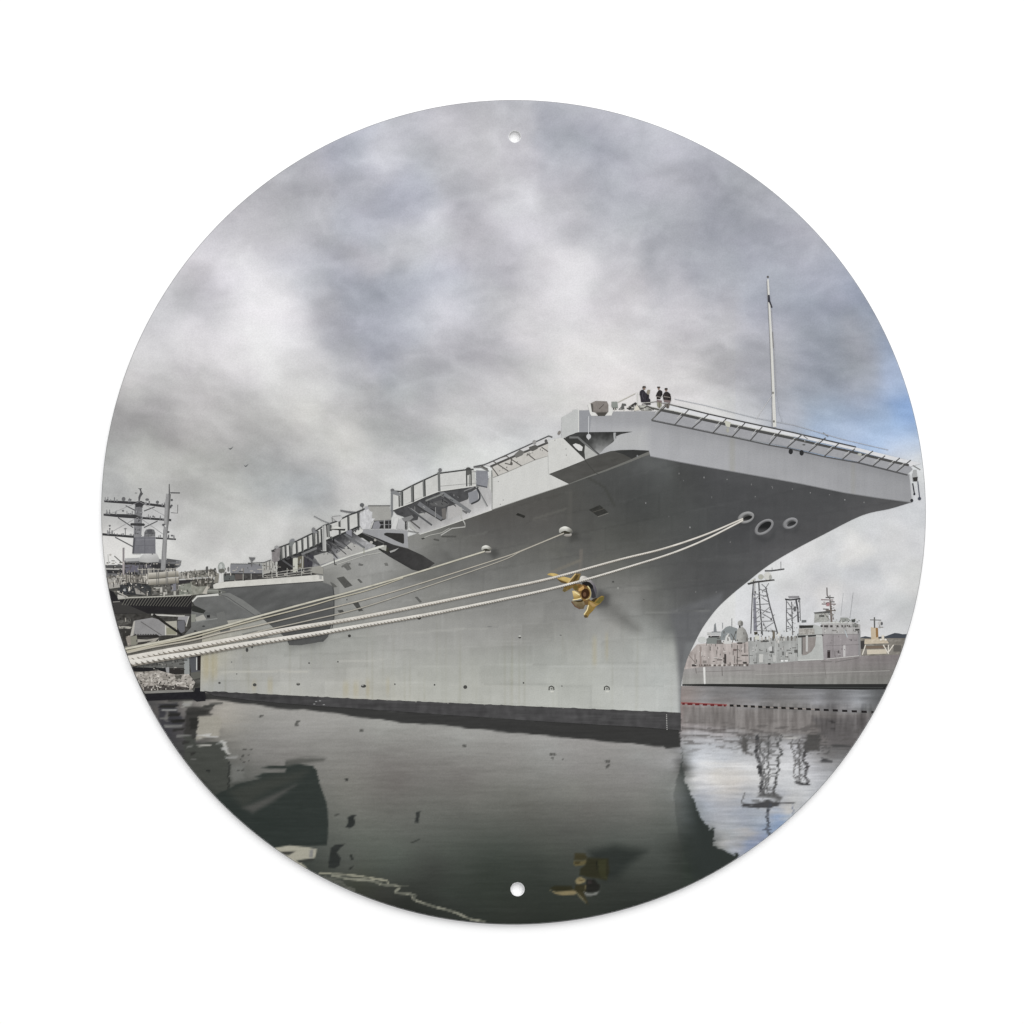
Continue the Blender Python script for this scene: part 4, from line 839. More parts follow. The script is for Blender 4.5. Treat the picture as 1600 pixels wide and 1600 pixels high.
P.poly(z1([(78, 744), (78, 772), (470, 804), (474, 776)]), sp).poly(z1([(745, 795), (1000, 812), (998, 830), (745, 815)]), sp)
P.poly(z1([(425, 630), (440, 618), (600, 622), (615, 640), (600, 655), (440, 650)]), (58, 58, 60))
P.lines([z1(*q) for q in (((370, 400), (500, 465)), ((600, 468), (735, 416)), ((275, 550), (465, 675)), ((600, 675), (770, 592)), ((240, 795), (460, 912)))], 1.7, (92, 92, 94))
P.clutter(z1([(480, 390), (580, 390), (575, 780), (470, 780)]), 40, 39, [(70, 70, 72), (140, 140, 144), (90, 90, 92)], (1.2, 5), (0.8, 1.4), 0.5)
for x, y, rx, ry in ((345, 318, 3, 3.4), (640, 325, 3, 2), (768, 358, 2.5, 2.6), (430, 328, 2, 1.6), (172, 652, 1.6, 1.6), (172, 690, 1.4, 1.4), (338, 465, 1.8, 1.5), (715, 535, 1.6, 1.5), (950, 775, 2, 1.4), (172, 495, 1, 2)): P.oval(*z1((x, y))[0], rx, ry, (104, 104, 106))
P.lines([z1(*q) for q in (((115, 295), (115, 340)), ((170, 450), (170, 508)), ((172, 690), (172, 755)), ((367, 680), (367, 765)), ((350, 690), (385, 688)), ((135, 450), (135, 505)), ((265, 745), (265, 775)), ((655, 510), (655, 545)))], 1.1, (112, 112, 114))
for seg in ((105, 300, 480, 345), (600, 330, 940, 400), (95, 470, 480, 505), (590, 500, 940, 570), (85, 700, 470, 770), (745, 745, 1000, 805)):
    for k in range(11):
        f_ = rnd.random(); x = seg[0] + (seg[2] - seg[0]) * f_; y1 = (seg[1] + seg[3]) / 2 + (seg[3] - seg[1]) * (.5 if seg[0] > 500 else .35) * f_ + 14; h = rnd.choice([14, 20, 30, 46])
        P.line(z1((x, y1 - h), (x, y1 + 6)), rnd.choice([.9, 1.1, 1.8]), rnd.choice([(96, 96, 98), (122, 122, 124), (140, 140, 142)]))
P.lines([z1(*q) for q in (((545, 350), (160, 510)), ((545, 350), (920, 560)), ((530, 540), (150, 755)), ((560, 560), (900, 800)))], .6, (150, 150, 152))
P.poly(z1([(610, 740), (735, 740), (735, 748), (610, 748)]), (70, 70, 74)).poly(z1([(640, 700), (700, 700), (700, 735), (640, 735)]), (84, 84, 88)).line(z1((500, 830), (735, 825)), .8, (138, 138, 144)).line(z1((495, 900), (735, 895)), .8, (104, 104, 112)).line(z1((610, 800), (610, 1000)), .8, (102, 102, 110))
P.done()
P = Print('pole_mast', V)
P.poly(z1([(880, 252), (935, 258), (925, 400), (915, 560), (890, 780), (872, 1200), (808, 1210), (830, 900), (850, 620), (862, 400)]), lambda x, y: np.clip(np.array([[150, 150, 150.]]) - (sstep(x - (264.6 - (y - 772) * .048), 2.6) * 78)[:, None] + (fbm(x / 2, y / 7, 88, 3) * 10)[:, None], 50, 190), dense=1.5)
P.line(z1((916, 130), (918, 260)), 1.2, (92, 92, 92), 2.2).line(z1((930, 240), (1050, 242)), 1.9, (80, 80, 82)).line(z1((935, 488), (1020, 495), (1022, 390)), 1.3, (110, 110, 110)).line(z1((845, 700), (830, 1080)), 0.8, (120, 120, 120))
for x, y in ((948, 330), (945, 400), (930, 420), (860, 655), (850, 640), (905, 730), (840, 640)): P.oval(*z1((x, y))[0], 1.8, 1.7, (88, 88, 90))
P.oval(*z1((866, 655))[0], 1.3, 1.5, (206, 206, 204)); P.done()

# ------------------------------------------------------------------ the big carrier: hull
HT = '''700 825 100 100 96;660 840 128 128 124;760 812 86 84 80;850 772 78 77 72;850 800 82 80 76;900 770 74 74 70;760 840 96 95 92;700 850 108 108 105;650 860 132 132 129;600 870 146 146 143;560 880 150 150 147;530 895 152 152 148;510 930 150 150 146
600 895 146 146 143;650 890 122 122 118;640 915 130 130 127;560 930 146 146 142;720 890 120 120 117;800 870 106 106 103;870 860 98 98 94;900 830 82 82 78;950 800 72 73 70;930 760 70 71 69
980 735 72 74 73;1020 725 84 86 86;1045 738 82 85 84;1000 760 66 68 67;1060 740 68 70 69;1060 770 64 66 65;1000 800 64 66 64;1120 745 68 69 71;1180 760 68 69 71;1200 790 66 67 69;1260 775 70 71 73;1320 785 72 73 75;1380 788 78 78 80;1340 800 78 78 80;1280 830 76 76 78;1240 852 80 80 82;1200 876 80 80 82;1150 830 65 66 68;1100 830 68 70 70;1150 880 74 75 76;1130 920 78 79 80
1050 820 72 74 72;1000 850 80 81 77;950 840 86 87 82;1050 870 82 83 82;1090 880 76 77 77;1000 890 98 99 96;950 880 102 102 98;900 890 108 108 105;850 910 120 120 117;800 920 122 122 119;750 930 130 130 127;700 940 140 140 136;650 960 148 148 144;600 970 154 154 150
1040 910 92 93 91;1060 930 92 93 92;1080 930 84 85 85
1000 920 118 118 115;980 930 126 126 123;1020 950 118 119 116;1040 960 112 113 111;1050 985 116 118 116;1052 1010 160 162 158;1056 1050 177 179 176;1055 1090 181 183 180;1055 1110 182 185 182
990 960 142 143 140;960 980 150 150 146;1020 990 148 150 147;1000 1010 166 168 164;1030 1020 166 168 165;1030 1060 178 181 178;980 1040 174 176 172;940 1000 160 161 157;900 970 144 144 141;900 1000 156 157 152;850 980 145 145 141
920 1040 172 174 168;860 1030 166 168 163;860 1070 177 179 173;920 1080 179 181 175;1000 1090 182 184 180;800 1000 152 152 148;800 1040 166 168 162;800 1080 177 178 172;740 1000 155 155 151;740 1040 166 167 161;740 1080 177 178 171
680 1000 158 158 154;680 1040 168 169 163;680 1080 176 177 170;620 1000 160 160 156;620 1050 171 172 166;620 1085 178 178 170;560 1000 160 161 156;560 1050 172 172 166;560 1085 177 176 168
500 1020 160 161 156;500 1050 170 170 165;500 1080 176 176 170;440 1020 160 161 156;440 1060 174 174 169;440 1082 180 180 174;380 1030 162 162 157;380 1060 172 172 166;340 1030 178 176 164;325 1040 178 174 158;340 1060 170 170 164;320 1070 172 172 166'''
_hull_tone = Tone([tuple(float(t) for t in q.split()) for q in HT.replace('\n', ';').split(';')], 3, 0.3)
HSH = [   # darker patches, with stem shading and the anchor's cast shadow put into the ink
    ([(1063, 1118), (1062, 1085), (1060, 1050), (1057, 1015), (1053, 985), (1046, 955), (1130, 925), (1125, 960), (1090, 1010), (1075, 1050), (1072, 1118)], (102, 103, 105), 6, .92),
    ([(1063.5, 1118), (1063, 1075), (1065, 1040), (1072, 1005), (1095, 1000), (1080, 1050), (1074, 1118)], (122, 124, 125), 4, .7),
    ([(940, 920), (952, 928), (965, 945), (985, 965), (1000, 985), (985, 985), (960, 968), (935, 955), (925, 948)], (104, 104, 101), 13, .75),
    ([(936, 922), (950, 930), (950, 945), (935, 948), (925, 945)], (62, 62, 60), 7, .8),
    ([(760, 862), (774, 858), (780, 866), (772, 872)], (58, 58, 55), 5, .8), ([(888, 828), (902, 832), (904, 842), (892, 846)], (54, 54, 50), 6, .85), ([(896, 842), (925, 838), (920, 848)], (70, 70, 67), 6, .6),
    ([(1160, 812), (1180, 808), (1182, 818), (1168, 826), (1150, 820)], (50, 51, 53), 6, .6), ([(1178, 832), (1200, 842), (1212, 828), (1210, 840), (1195, 848), (1178, 842)], (50, 51, 53), 5, .6), ([(1220, 822), (1240, 830), (1250, 820), (1245, 832), (1225, 832)], (52, 53, 55), 5, .6),
    ([(690, 860), (700, 862), (706, 872), (696, 874)], (88, 88, 85), 6, .5), ([(655, 872), (690, 858), (760, 905), (700, 905)], (96, 96, 94), 16, .45),
    ([(640, 900), (676, 890), (700, 905), (660, 915)], (104, 104, 101), 9, .5),
    ([(1005, 715), (1040, 722), (1033, 736), (990, 735)], (96, 99, 98), 9, .5),
    ([(448, 998), (510, 996), (505, 1004), (490, 1010), (455, 1012)], (112, 113, 110), 8, .7), ([(450, 1005), (462, 1007), (462, 1018), (454, 1022)], (140, 141, 136), 6, .5),
    ([(455, 900), (500, 890), (528, 895), (525, 960), (505, 1000)], (120, 120, 117), 10, .5),
]
RUST = [(536, 1066, 545, 1088), (552, 1066, 560, 1088), (572, 1062, 578, 1088), (604, 1060, 608, 1084), (318, 1024, 326, 1060), (330, 1022, 340, 1060), (926, 995, 932, 1040), (946, 990, 950, 1030), (418, 1060, 426, 1083), (394, 1064, 400, 1080)]
hull_poly = [(313, 1080), (415, 1084.5), (560, 1092), (780, 1101.5), (1063.4, 1113.5)] + smooth([(1063.8, 1080), (1065.5, 1062), (1069, 1045), (1076, 1024), (1090, 995), (1101, 976), (1120, 951), (1142, 930), (1167, 909.5), (1201, 883), (1242, 858.5), (1285, 836), (1346, 805.5), (1390, 795), (1412, 788.5), (1425, 784.5)], 4) + \
    [(1425, 780), (1372, 774), (1016, 708), (984, 717), (948, 731), (919, 741), (880, 752), (769, 793), (656, 832), (582, 858), (486, 893), (440, 905), (338, 930), (318, 970), (314, 1020)]

def hull_col(x, y):
    c = _hull_tone(x + 5 * fbm(x / 60, y / 60, 101, 3), y + 5 * fbm(x / 60, y / 60, 103, 3))
    for o, rgb, soft, k in HSH:
        c = blend(c, sstep(sdist(x, y, o), soft) * k, rgb)
    n = fbm(x / 40, y / 30, 111, 5, .62) * 4.5 + fbm(x / 5, y / 60, 113, 3) * 1.6 + fbm(x / 90 + y / 30, y / 7, 117, 3) * 2.2 + fbm(x / 8, y / 8, 119, 3, .7) * 3.2
    c = c + n[:, None]
    for x0, y0, x1, y1 in RUST:
        m = sstep(x - x0, 2) * sstep(x1 - x, 2) * sstep(y - y0, 8) * sstep(y1 - y, 10) * 0.45
        c = blend(c, m, (172, 163, 134))
    # shell plating: strakes run with the waterline, butts stand across them; each plate weathers a little differently
    hh = (1080 + 0.045 * (x - 350) - y) / (1 + 0.0018 * (x - 350)); bw = 58 * (0.6 + 0.0011 * (x - 300))
    row = np.floor(hh / 17.0); off = row * 0.37; colm = np.floor((x - 300) / 52 + off)
    k = 0.55 + 0.45 * sstep(c.mean(1) - 110, 40)
    c = c + ((_h(row.astype(np.int64), colm.astype(np.int64), 7) - 0.5) * 6.5 * k)[:, None]
    dr = np.abs(hh / 17.0 - np.round(hh / 17.0)) * 17 * (1 + 0.0018 * (x - 350)); q = (x - 300) / 52 + off; dc = np.abs(q - np.round(q)) * 52
    seam = np.clip(1.9 - dr, 0, 1) * (0.5 + 0.5 * fbm(x / 60, y / 20, 127, 2)) + 0.6 * np.clip(1.9 - dc, 0, 1) * (0.5 + 0.5 * fbm(x / 20, y / 40, 129, 2))
    c = c + (seam * 8.0 * np.where(fbm(x / 120, y / 90, 131, 2) > 0, 1, -1))[:, None]
    # streaks below fittings and scum near the water
    drip = np.clip(fbm(x / 3.2, y / 220, 137, 3) - 0.28, 0, 1) * sstep(y - 1000, 60) * sstep(1060 - x, 20)
    c = c - (drip * 15)[:, None] * np.array([[0.8, 0.85, 1.25]])
    c = c + np.clip(94 - c, 0, 40) * 0.3
    # plate seams, a little lighter or darker than the plates
    for pl, w, rgb, k in SEAMS:
        c = blend(c, np.clip(w + 1.4 - ldist(x, y, pl), 0, 1) * k, rgb)
    return np.clip(c, 40, 215)
SEAMS = [([(1011, 957), (1050, 956), (1107, 954)], .6, (140, 141, 138), .4), ([(346, 1051), (440, 1048), (480, 1050)], .5, (196, 194, 184), .5), ([(527, 1034), (600, 1031)], .5, (192, 191, 184), .45), ([(556, 994), (620, 991), (700, 984), (760, 982)], .5, (176, 176, 170), .35),
         ([(833, 811), (885, 795)], .8, (104, 103, 98), .5), ([(725, 840), (760, 832)], .7, (112, 112, 108), .5), ([(891, 770), (890, 822)], 2.6, (92, 91, 87), .5), ([(908, 860), (906, 896)], 1.6, (122, 115, 108), .5),
         ([(860, 895), (905, 876)], 1.4, (126, 120, 108), .5), ([(919, 746), (945, 762), (960, 790)], 1.0, (62, 63, 58), .5), ([(600, 905), (590, 860)], .5, (160, 160, 157), .4), ([(573, 880), (580, 893)], .5, (166, 166, 162), .5), ([(860, 1042), (1050, 1040)], .5, (188, 190, 186), .35),
         ([(700, 1005), (860, 1000)], .5, (166, 166, 162), .35), ([(940, 920), (1100, 905)], .5, (96, 97, 95), .3), ([(1020, 880), (1180, 872)], .6, (88, 89, 89), .3), ([(1060, 955), (1100, 952)], .6, (74, 75, 76), .4), ([(560, 1070), (860, 1074)], .5, (186, 186, 178), .3), ([(960, 850), (1100, 836)], .6, (90, 91, 89), .3)]
H = Print('printed_aircraft_carrier', sign, sat=0.95)
H.poly(hull_poly, hull_col, dense=2.8)
# pale specks and small openings on the plating
for x, y in ((1068, 751), (1061, 740), (1100, 746), (1136, 749), (1174, 757), (1207, 762), (1045, 807), (1078, 824), (1009, 786), (1206, 760), (1238, 764), (1266, 770), (1296, 773), (1320, 781), (1141, 847), (1087, 925), (1119, 925), (966, 919), (1350, 785), (1180, 776), (1112, 777)):
    k = rnd.random(); H.oval(x, y, .7 + .4 * k, 1.0 + .9 * rnd.random(), (100 + 46 * k,) * 3, n=8)
for x, y, rx, ry, c in ((466, 1069, 3, 2.2, 74), (568, 1072, 4.2, 2.6, 66), (727, 1073.5, 3.2, 3, 70), (398, 1070, 3, 2.6, 74), (343, 1067, 2, 1.8, 84), (546, 993.5, 2.4, 2.4, 56), (655, 966, 3, 2.2, 56), (812, 996, 2.2, 1.6, 74), (617, 1069, 1.3, 1.3, 84), (679, 1070, 1.4, 1.5, 80), (818, 1067, 1.3, 1.5, 84), (528, 1034, 1.3, 1.3, 90), (483, 1036, 1.4, 1.4, 80), (878, 1072, 1, 1.2, 96),
                       (386, 1015.5, 2.2, 3.4, 70), (394, 1011, 1.6, 2, 80), (542, 937, 1.2, 1.4, 96), (876, 992.5, 1.8, 1, 116), (958, 909, 1.8, 1.6, 78), (765, 979, 4, 1, 128), (1006, 937, 1.4, .8, 90), (370, 1053, 1, 1.2, 110), (362, 1034.5, 1.2, 1.2, 120)):
    H.oval(x, y, rx, ry, (c, c, c - 2), n=10)
H.oval(466, 1068, 1.6, 1.2, (130, 130, 124)).oval(566.5, 1070.6, 1.8, 1.2, (150, 150, 146)).oval(965.6, 919, 1.8, 1.8, (146, 146, 142)).oval(812, 994, 2, 1, (200, 200, 194))
for x in (861.5, 948):
    H.line([(x - 3.6, 1078.5), (x - 3.4, 1073.5), (x, 1072), (x + 3.6, 1074), (x + 4, 1078)], 2, (72, 72, 68)).oval(x + .4, 1076, 1.6, 1.6, (120, 120, 114)).oval(x + 1, 1080.6, 3, 1.2, (206, 206, 198))
H = H.done(); H['label'] = 'grey aircraft carrier seen from its high flared bow'

P = Print('waterline_band', H)
_top = [(x, np.interp(x, [318, 340, 415, 560, 780, 1063.4], [1080, 1080.5, 1084.5, 1092, 1101.5, 1113.5]) + 0.7 * math.sin(x * .31) * math.sin(x * .083) + rnd.uniform(-.35, .35)) for x in np.linspace(318, 1063.4, 190)]
P.poly(_top + [ (1063.6, 1141), (1000, 1136), (860, 1128), (700, 1117), (580, 1108.5), (480, 1102), (400, 1095), (335, 1087)],
       lambda x, y: np.clip(np.array([[72, 71, 72.]]) - (sstep(560 - x, 120) * 6)[:, None] + (fbm(x / 50, y / 2.4, 121, 4, .7) * 12 + fbm(x / 8, y / 14, 123, 3) * 8)[:, None], 36, 120), dense=2.2)
for k in range(9): P.oval(1041.4 + k * .1, 1117 + k * 2.8, .8, .9, (176, 176, 172), n=8)
for x, y in ((494, 1096), (500, 1095), (491, 1100), (506, 1101)): P.oval(x, y, 2, .8, (140, 140, 140), n=8)
for x, y in ((497, 1088), (605, 1094), (650, 1096.6), (700, 1098.6), (757, 1101), (880, 1106)): P.oval(x, y, 1.6, .8, (136, 134, 128), n=8)
P.done()

# ------------------------------------------------------------------ bow face and flight deck
P = Print('flight_deck_bow', H)
def bow_col(x, y):
    c = np.array([[162, 163, 167.]]) + np.zeros((len(x), 1))
    c = c + (sstep(1040 - x, 40) * 4)[:, None] - (sstep(x - 1230, 160) * 12)[:, None] + (sstep(960 - x, 60) * 2)[:, None]
    yl = np.interp(x, [877, 1018, 1144, 1240, 1418], [648, 660, 684, 703, 744])
    c = c + (sstep(y - yl - 26, 24) * 7)[:, None]
    c = c - (sstep(yl + 7 - y, 8) * 9)[:, None]
    c = blend(c, sstep(sdist(x, y, [(960, 676), (1010, 672), (1010, 702), (958, 704), (940, 708)]), 12) * .7, (184, 185, 184))
    c = blend(c, sstep(x - 1140, 3) * sstep(1148 - x, 3) * sstep(y - 684, 6) * .35, (156, 154, 136))
    c = blend(c, sstep(x - 1330, 3) * sstep(1336 - x, 3) * sstep(y - 720, 6) * .3, (156, 154, 138))
    return np.clip(c + (fbm(x / 4, y / 50, 131, 3) * 3 + fbm(x / 40, y / 20, 133, 3) * 4)[:, None], 120, 210)
P.poly([(904.5, 641), (960, 643), (1000, 642.5), (1029, 643), (1020, 656), (1054, 663), (1081, 668.6), (1114, 675.6), (1144, 682), (1172, 688), (1203, 694.6), (1232, 699.5), (1288, 712.5), (1341, 722), (1418, 741.5), (1421, 741), (1425.5, 784.5), (1372, 777.5), (1320, 769.5), (1250, 755), (1187, 743.6), (1109, 730), (1060, 721), (1016, 712.4), (1014, 704), (990, 702.7), (969, 703), (954, 705), (936, 710.5), (934, 690), (904.5, 676)], bow_col, dense=3)
P.line([(1018, 657), (1054, 664.4), (1081, 670), (1114, 677), (1144, 683), (1172, 689), (1203, 695.8), (1232, 700.8), (1288, 713.7), (1341, 723.2), (1418, 742.4)], 2.3, (88, 88, 90)).line([(1421.5, 742), (1425.5, 783)], 1.6, (190, 191, 194))
P.line([(1016, 713), (1060, 721.5), (1109, 730.5), (1187, 744.2), (1250, 755.6), (1320, 770), (1372, 778), (1424, 785)], 1.3, (128, 129, 132))
for x, y in ((1235.5, 705.5), (1252.5, 707.5)): P.oval(x, y, 3.4, 4.4, (44, 44, 46))
P.oval(1424.6, 782, 2.4, 2.6, (52, 52, 58))
P.done()
P = Print('bow_sponson', H)
P.poly(z7([(115, 1072), (300, 1000), (490, 920), (640, 868), (760, 832), (860, 822), (1000, 818), (1160, 828), (1165, 858), (960, 938), (720, 1033), (530, 1100), (330, 1175)]), lambda x, y: np.clip(np.array([[82, 81, 77.]]) - (sstep(x - 925, 50) * 6)[:, None] + (fbm(x / 12, y / 4, 141, 3) * 6)[:, None], 40, 120), dense=2.6)
P.poly(z7([(800, 835), (1000, 819), (1158, 829), (1110, 872), (1000, 922), (900, 868)]), noisy((54, 55, 54), 5, 6, 4, 142), dense=2.4)
P.line(z7((330, 1174), (530, 1098), (720, 1030), (960, 936), (1090, 880), (1165, 852)), 1.2, (112, 112, 106), 5).oval(*z7((1040, 885))[0], 1.4, 2, (128, 130, 130)).line(z7((490, 925), (600, 1060), (640, 1075)), .8, (66, 66, 60))
P.poly(z7([(105, 722), (250, 690), (268, 700), (480, 908), (492, 925), (300, 1002), (115, 1072)]), noisy((206, 206, 201), 5, 5, 8, 143), dense=3)
P.poly(z7([(250, 482), (365, 420), (368, 402), (415, 400), (430, 410), (430, 640), (400, 640), (268, 700), (250, 690)]), noisy((190, 192, 190), 5, 6, 6, 144), dense=3).line(z7((428, 404), (428, 640)), 1.5, (214, 214, 208))
P.poly(z7([(432, 412), (540, 405), (545, 470), (560, 470), (540, 636), (432, 636)]), noisy((148, 150, 156), 4, 6, 6, 145), dense=3)
P.poly(z7([(268, 700), (330, 668), (420, 636), (990, 630), (870, 655), (815, 680), (790, 735), (700, 800), (645, 862), (560, 820), (480, 760)]), lambda x, y: np.clip(np.array([[58, 59, 58.]]) + (np.clip((y - 680) / 24, 0, 1.2) * sstep(x - 924, 12) * 84)[:, None] + (fbm(x / 4, y / 5, 146, 3) * 14)[:, None], 30, 190), dense=1.8)
P.poly(z7([(268, 700), (330, 668), (440, 700), (495, 755), (490, 800), (495, 922), (480, 908)]), noisy((60, 61, 58), 10, 3, 4, 147)).poly(z7([(365, 765), (395, 752), (440, 765), (470, 790), (462, 830), (430, 828), (395, 800)]), (214, 214, 210))
P.poly(z7([(495, 745), (640, 868), (496, 920), (488, 840)]), noisy((178, 179, 174), 9, 4, 5, 148), dense=2.2).line(z7((330, 690), (420, 690), (500, 760), (640, 868)), 3.2, (112, 113, 112)).line(z7((520, 755), (640, 868)), 1.0, (62, 62, 60))
P.poly(z7([(790, 640), (815, 640), (820, 680), (795, 720), (790, 680)]), (166, 168, 168)).line(z7((815, 650), (815, 700)), 1, (84, 84, 84)).line(z7((532, 470), (530, 650)), 1.0, (206, 208, 210)).oval(*z7((532, 680))[0], 3.6, 4, (192, 194, 196)).line(z7((525, 690), (532, 715)), 1.6, (196, 196, 196))
for x, y in ((180, 720), (295, 810), (300, 875), (290, 690)): P.oval(*z7((x, y))[0], .8, 1.2, (160, 160, 156), n=8)
P.done()

# side of the flight deck
P = Print('flight_deck_side', H)
P.poly([(762, 748), (770, 744), (800, 728), (856, 712), (857, 740.5), (889, 756.3), (827.5, 776.4), (769, 796.6), (740, 806.5), (727, 811), (656, 835.5), (640, 824), (640, 806), (744, 758), (762, 756)],
       lambda x, y: np.clip(np.array([[205, 205, 200.]]) - (sstep(766 - x, 5) * 26)[:, None] - (sstep(772 - x - (y - 770) * .1, 3) * sstep(757 + 4 - np.abs(x - 768), 3) * 4)[:, None] + (fbm(x / 5, y / 30, 151, 3) * 4)[:, None] + (np.clip((y - 800 + (x - 700) * .3) / 30, -1, 1) * sstep(762 - x, 8) * 16)[:, None], 110, 218), dense=2.6)
P.line(z6((228, 760), (230, 1000), (228, 1245)), 1.8, (136, 138, 132)).line(z6((205, 760), (205, 1230)), 1, (214, 214, 208)).line(z6((0, 1330), (230, 1252), (700, 1092), (1190, 932)), 1.0, (140, 140, 134))
P.line(z6((240, 850), (430, 775), (600, 700), (760, 630), (930, 575)), 1.6, (150, 148, 142))
for x, y in ((310, 900), (335, 1185), (370, 1130)): P.oval(*z6((x, y))[0], .9, .9, (150, 150, 146), n=8)
P.done()
P = Print('deck_edge_net', H)
P.poly(z6([(230, 720), (500, 590), (700, 500), (930, 410), (930, 575), (760, 628), (430, 772), (240, 845)]), noisy((196, 192, 184), 9, 4, 3, 152), dense=2.4)
P.poly(z6([(130, 690), (940, 328), (930, 410), (500, 590), (225, 715)]), noisy((206, 205, 204), 5, 5, 4, 153))
P.line(z6((0, 715), (130, 690), (240, 645), (540, 510), (940, 330), (985, 345)), 2.0, (84, 84, 86)).line(z6((210, 712), (400, 630), (560, 560), (740, 490), (930, 412)), 3.2, (78, 76, 74))
P.lines([z6(*q) for q in (((245, 645), (435, 770)), ((400, 575), (600, 705)), ((330, 605), (420, 575)), ((670, 550), (770, 630)), ((850, 470), (930, 525)), ((480, 600), (460, 690)), ((230, 720), (310, 830)), ((90, 700), (180, 745)), ((390, 670), (470, 690)))], 1.6, (96, 93, 88))
P.clutter(z6([(240, 760), (560, 570), (920, 420), (920, 520), (560, 680), (260, 820)]), 46, 46, [(96, 94, 90), (150, 146, 140), (120, 116, 110)], (1.5, 6), (0.8, 1.4), 0.4, -0.4)
P.poly(z6([(510, 560), (580, 500), (640, 530), (610, 570), (530, 605)]), (112, 110, 106)).poly(z6([(690, 470), (770, 440), (810, 460), (800, 490), (740, 520), (700, 510)]), (92, 90, 86)).oval(*z6((760, 410))[0], 3, 3.6, (150, 148, 146)).oval(*z6((905, 395))[0], 2.4, 3, (96, 94, 92)).oval(*z6((475, 675))[0], 1.8, 2.6, (92, 88, 84)).oval(*z6((1070, 290))[0], 2.2, 3.4, (130, 124, 118), rot=30)
P.done()
# bow net
P = Print('bow_net', H)
P.poly([(1018, 655), (1033, 640), (1100, 656), (1240, 684), (1329, 704), (1420, 726), (1426, 733), (1418, 741), (1341, 721.6), (1288, 711), (1232, 698.6), (1144, 681), (1054, 662.6)], noisy((158, 159, 164), 7, 5, 4, 154), dense=3)
P.poly([(1046, 633), (1107, 647.5), (1165, 660.5), (1240, 676.4), (1250, 679), (1337, 699), (1440, 724), (1422, 729), (1420, 726), (1329, 702), (1240, 682), (1100, 653), (1036, 639)], noisy((216, 217, 220), 5, 5, 4, 155), dense=3)
P.line([(1031, 640.5), (1060, 646.5), (1100, 656), (1140, 664.6), (1180, 673), (1240, 685.5), (1290, 697), (1329, 705.5), (1380, 718), (1420, 727)], 3.8, (76, 76, 75)).line([(1033, 637.5), (1100, 653), (1180, 670), (1240, 682.6)], 1, (186, 186, 176))
P.line([(1046, 632), (1107, 647), (1165, 660), (1240, 676), (1250, 678.5), (1337.5, 698.6), (1442, 724)], 2.1, (74, 74, 75))
for a, b in (((1043, 632), (1018, 656.5)), ((1076, 640), (1054, 664)), ((1107, 647.5), (1081, 669.4)), ((1135, 654), (1114, 676.4)), ((1164, 661), (1144, 682.6)), ((1191, 667), (1172, 688.6)), ((1220, 673.5), (1201, 695.4)), ((1252, 680), (1230, 699)), ((1290, 684), (1264, 706)), ((1311, 692.6), (1288.5, 712.6)), ((1336, 701), (1316.5, 717.4)), ((1364, 704.6), (1341, 722.4)), ((1383, 712), (1364, 728)), ((1406, 715.5), (1385, 734)), ((1423, 719), (1401, 737))):
    P.line([a, b], 1.7, (80, 79, 78))
    P.line([(a[0] - 9, a[1] + 4), (b[0] - 4 + (a[0] - b[0]) * .35, b[1] + (a[1] - b[1]) * .42)], 1.0, (190, 190, 186))
P.lines([[(1286, 676), (1294, 682)], [(1262, 686), (1252, 678)], [(1420, 730), (1442, 724)], [(1424, 733), (1443, 733)], [(1426, 727), (1438, 734)]], 1.2, (120, 120, 118))
P.clutter([(1040, 636), (1100, 652), (1240, 682), (1400, 720), (1420, 728), (1390, 724), (1240, 690), (1060, 650)], 70, 45, [(96, 96, 92), (176, 176, 168), (210, 210, 206), (70, 70, 68)], (1.5, 7), (0.8, 1.4), 0.3, 0.22)
P.poly([(1132, 657), (1142, 660), (1140, 668), (1134, 666)], (196, 196, 178)).oval(1137, 672, 2.2, 4, (166, 166, 152)).oval(1343, 710, 3.4, 2, (176, 178, 166)).oval(1256, 695, 2.4, 1, (84, 84, 80))
P.poly([(1427, 734), (1432, 734), (1434, 751), (1426, 752), (1425, 744)], (168, 170, 170)).poly([(1426, 746), (1434, 745), (1433, 752), (1427, 752)], (56, 54, 52)).line([(1426, 755), (1429, 773)], 1.8, (56, 56, 64)).line([(1434, 752), (1437, 779)], 1.3, (66, 68, 90)).oval(1428.6, 772, 1.7, 1.7, (44, 44, 52)).oval(1436.6, 779, 2.6, 2.4, (66, 70, 86))
P.line([(1054, 623.5), (1100, 633), (1180, 653), (1240, 664), (1315, 686), (1388, 703)], .9, (170, 174, 182))
P.done()
P = Print('flagpole', H)
P.line(zM((285, 150), (315, 700), (335, 1200), (345, 1470)), 2.6, (214, 213, 206), 5.4).line(zM((276, 165), (303, 700), (322, 1180), (322, 1465)), .9, (150, 148, 146)).line(zM((318, 420), (345, 850), (362, 1190)), .8, (168, 168, 172)).line(zM((325, 1180), (250, 1290), (180, 1400)), .9, (196, 196, 198)).line(zM((372, 1190), (385, 1330), (420, 1440)), .7, (178, 184, 194))
P.oval(*zM((284, 130))[0], 1.9, 1.8, (96, 92, 90)).poly(zM([(284, 290), (300, 290), (306, 345), (326, 400), (316, 408), (296, 360), (284, 350)]), (58, 58, 68)).oval(*zM((330, 1165))[0], 1.6, 2, (140, 138, 130)).oval(*zM((338, 1420))[0], 1.5, 2, (120, 116, 108)).line(zM((326, 620), (332, 760)), 1, (120, 116, 116))
P.done()

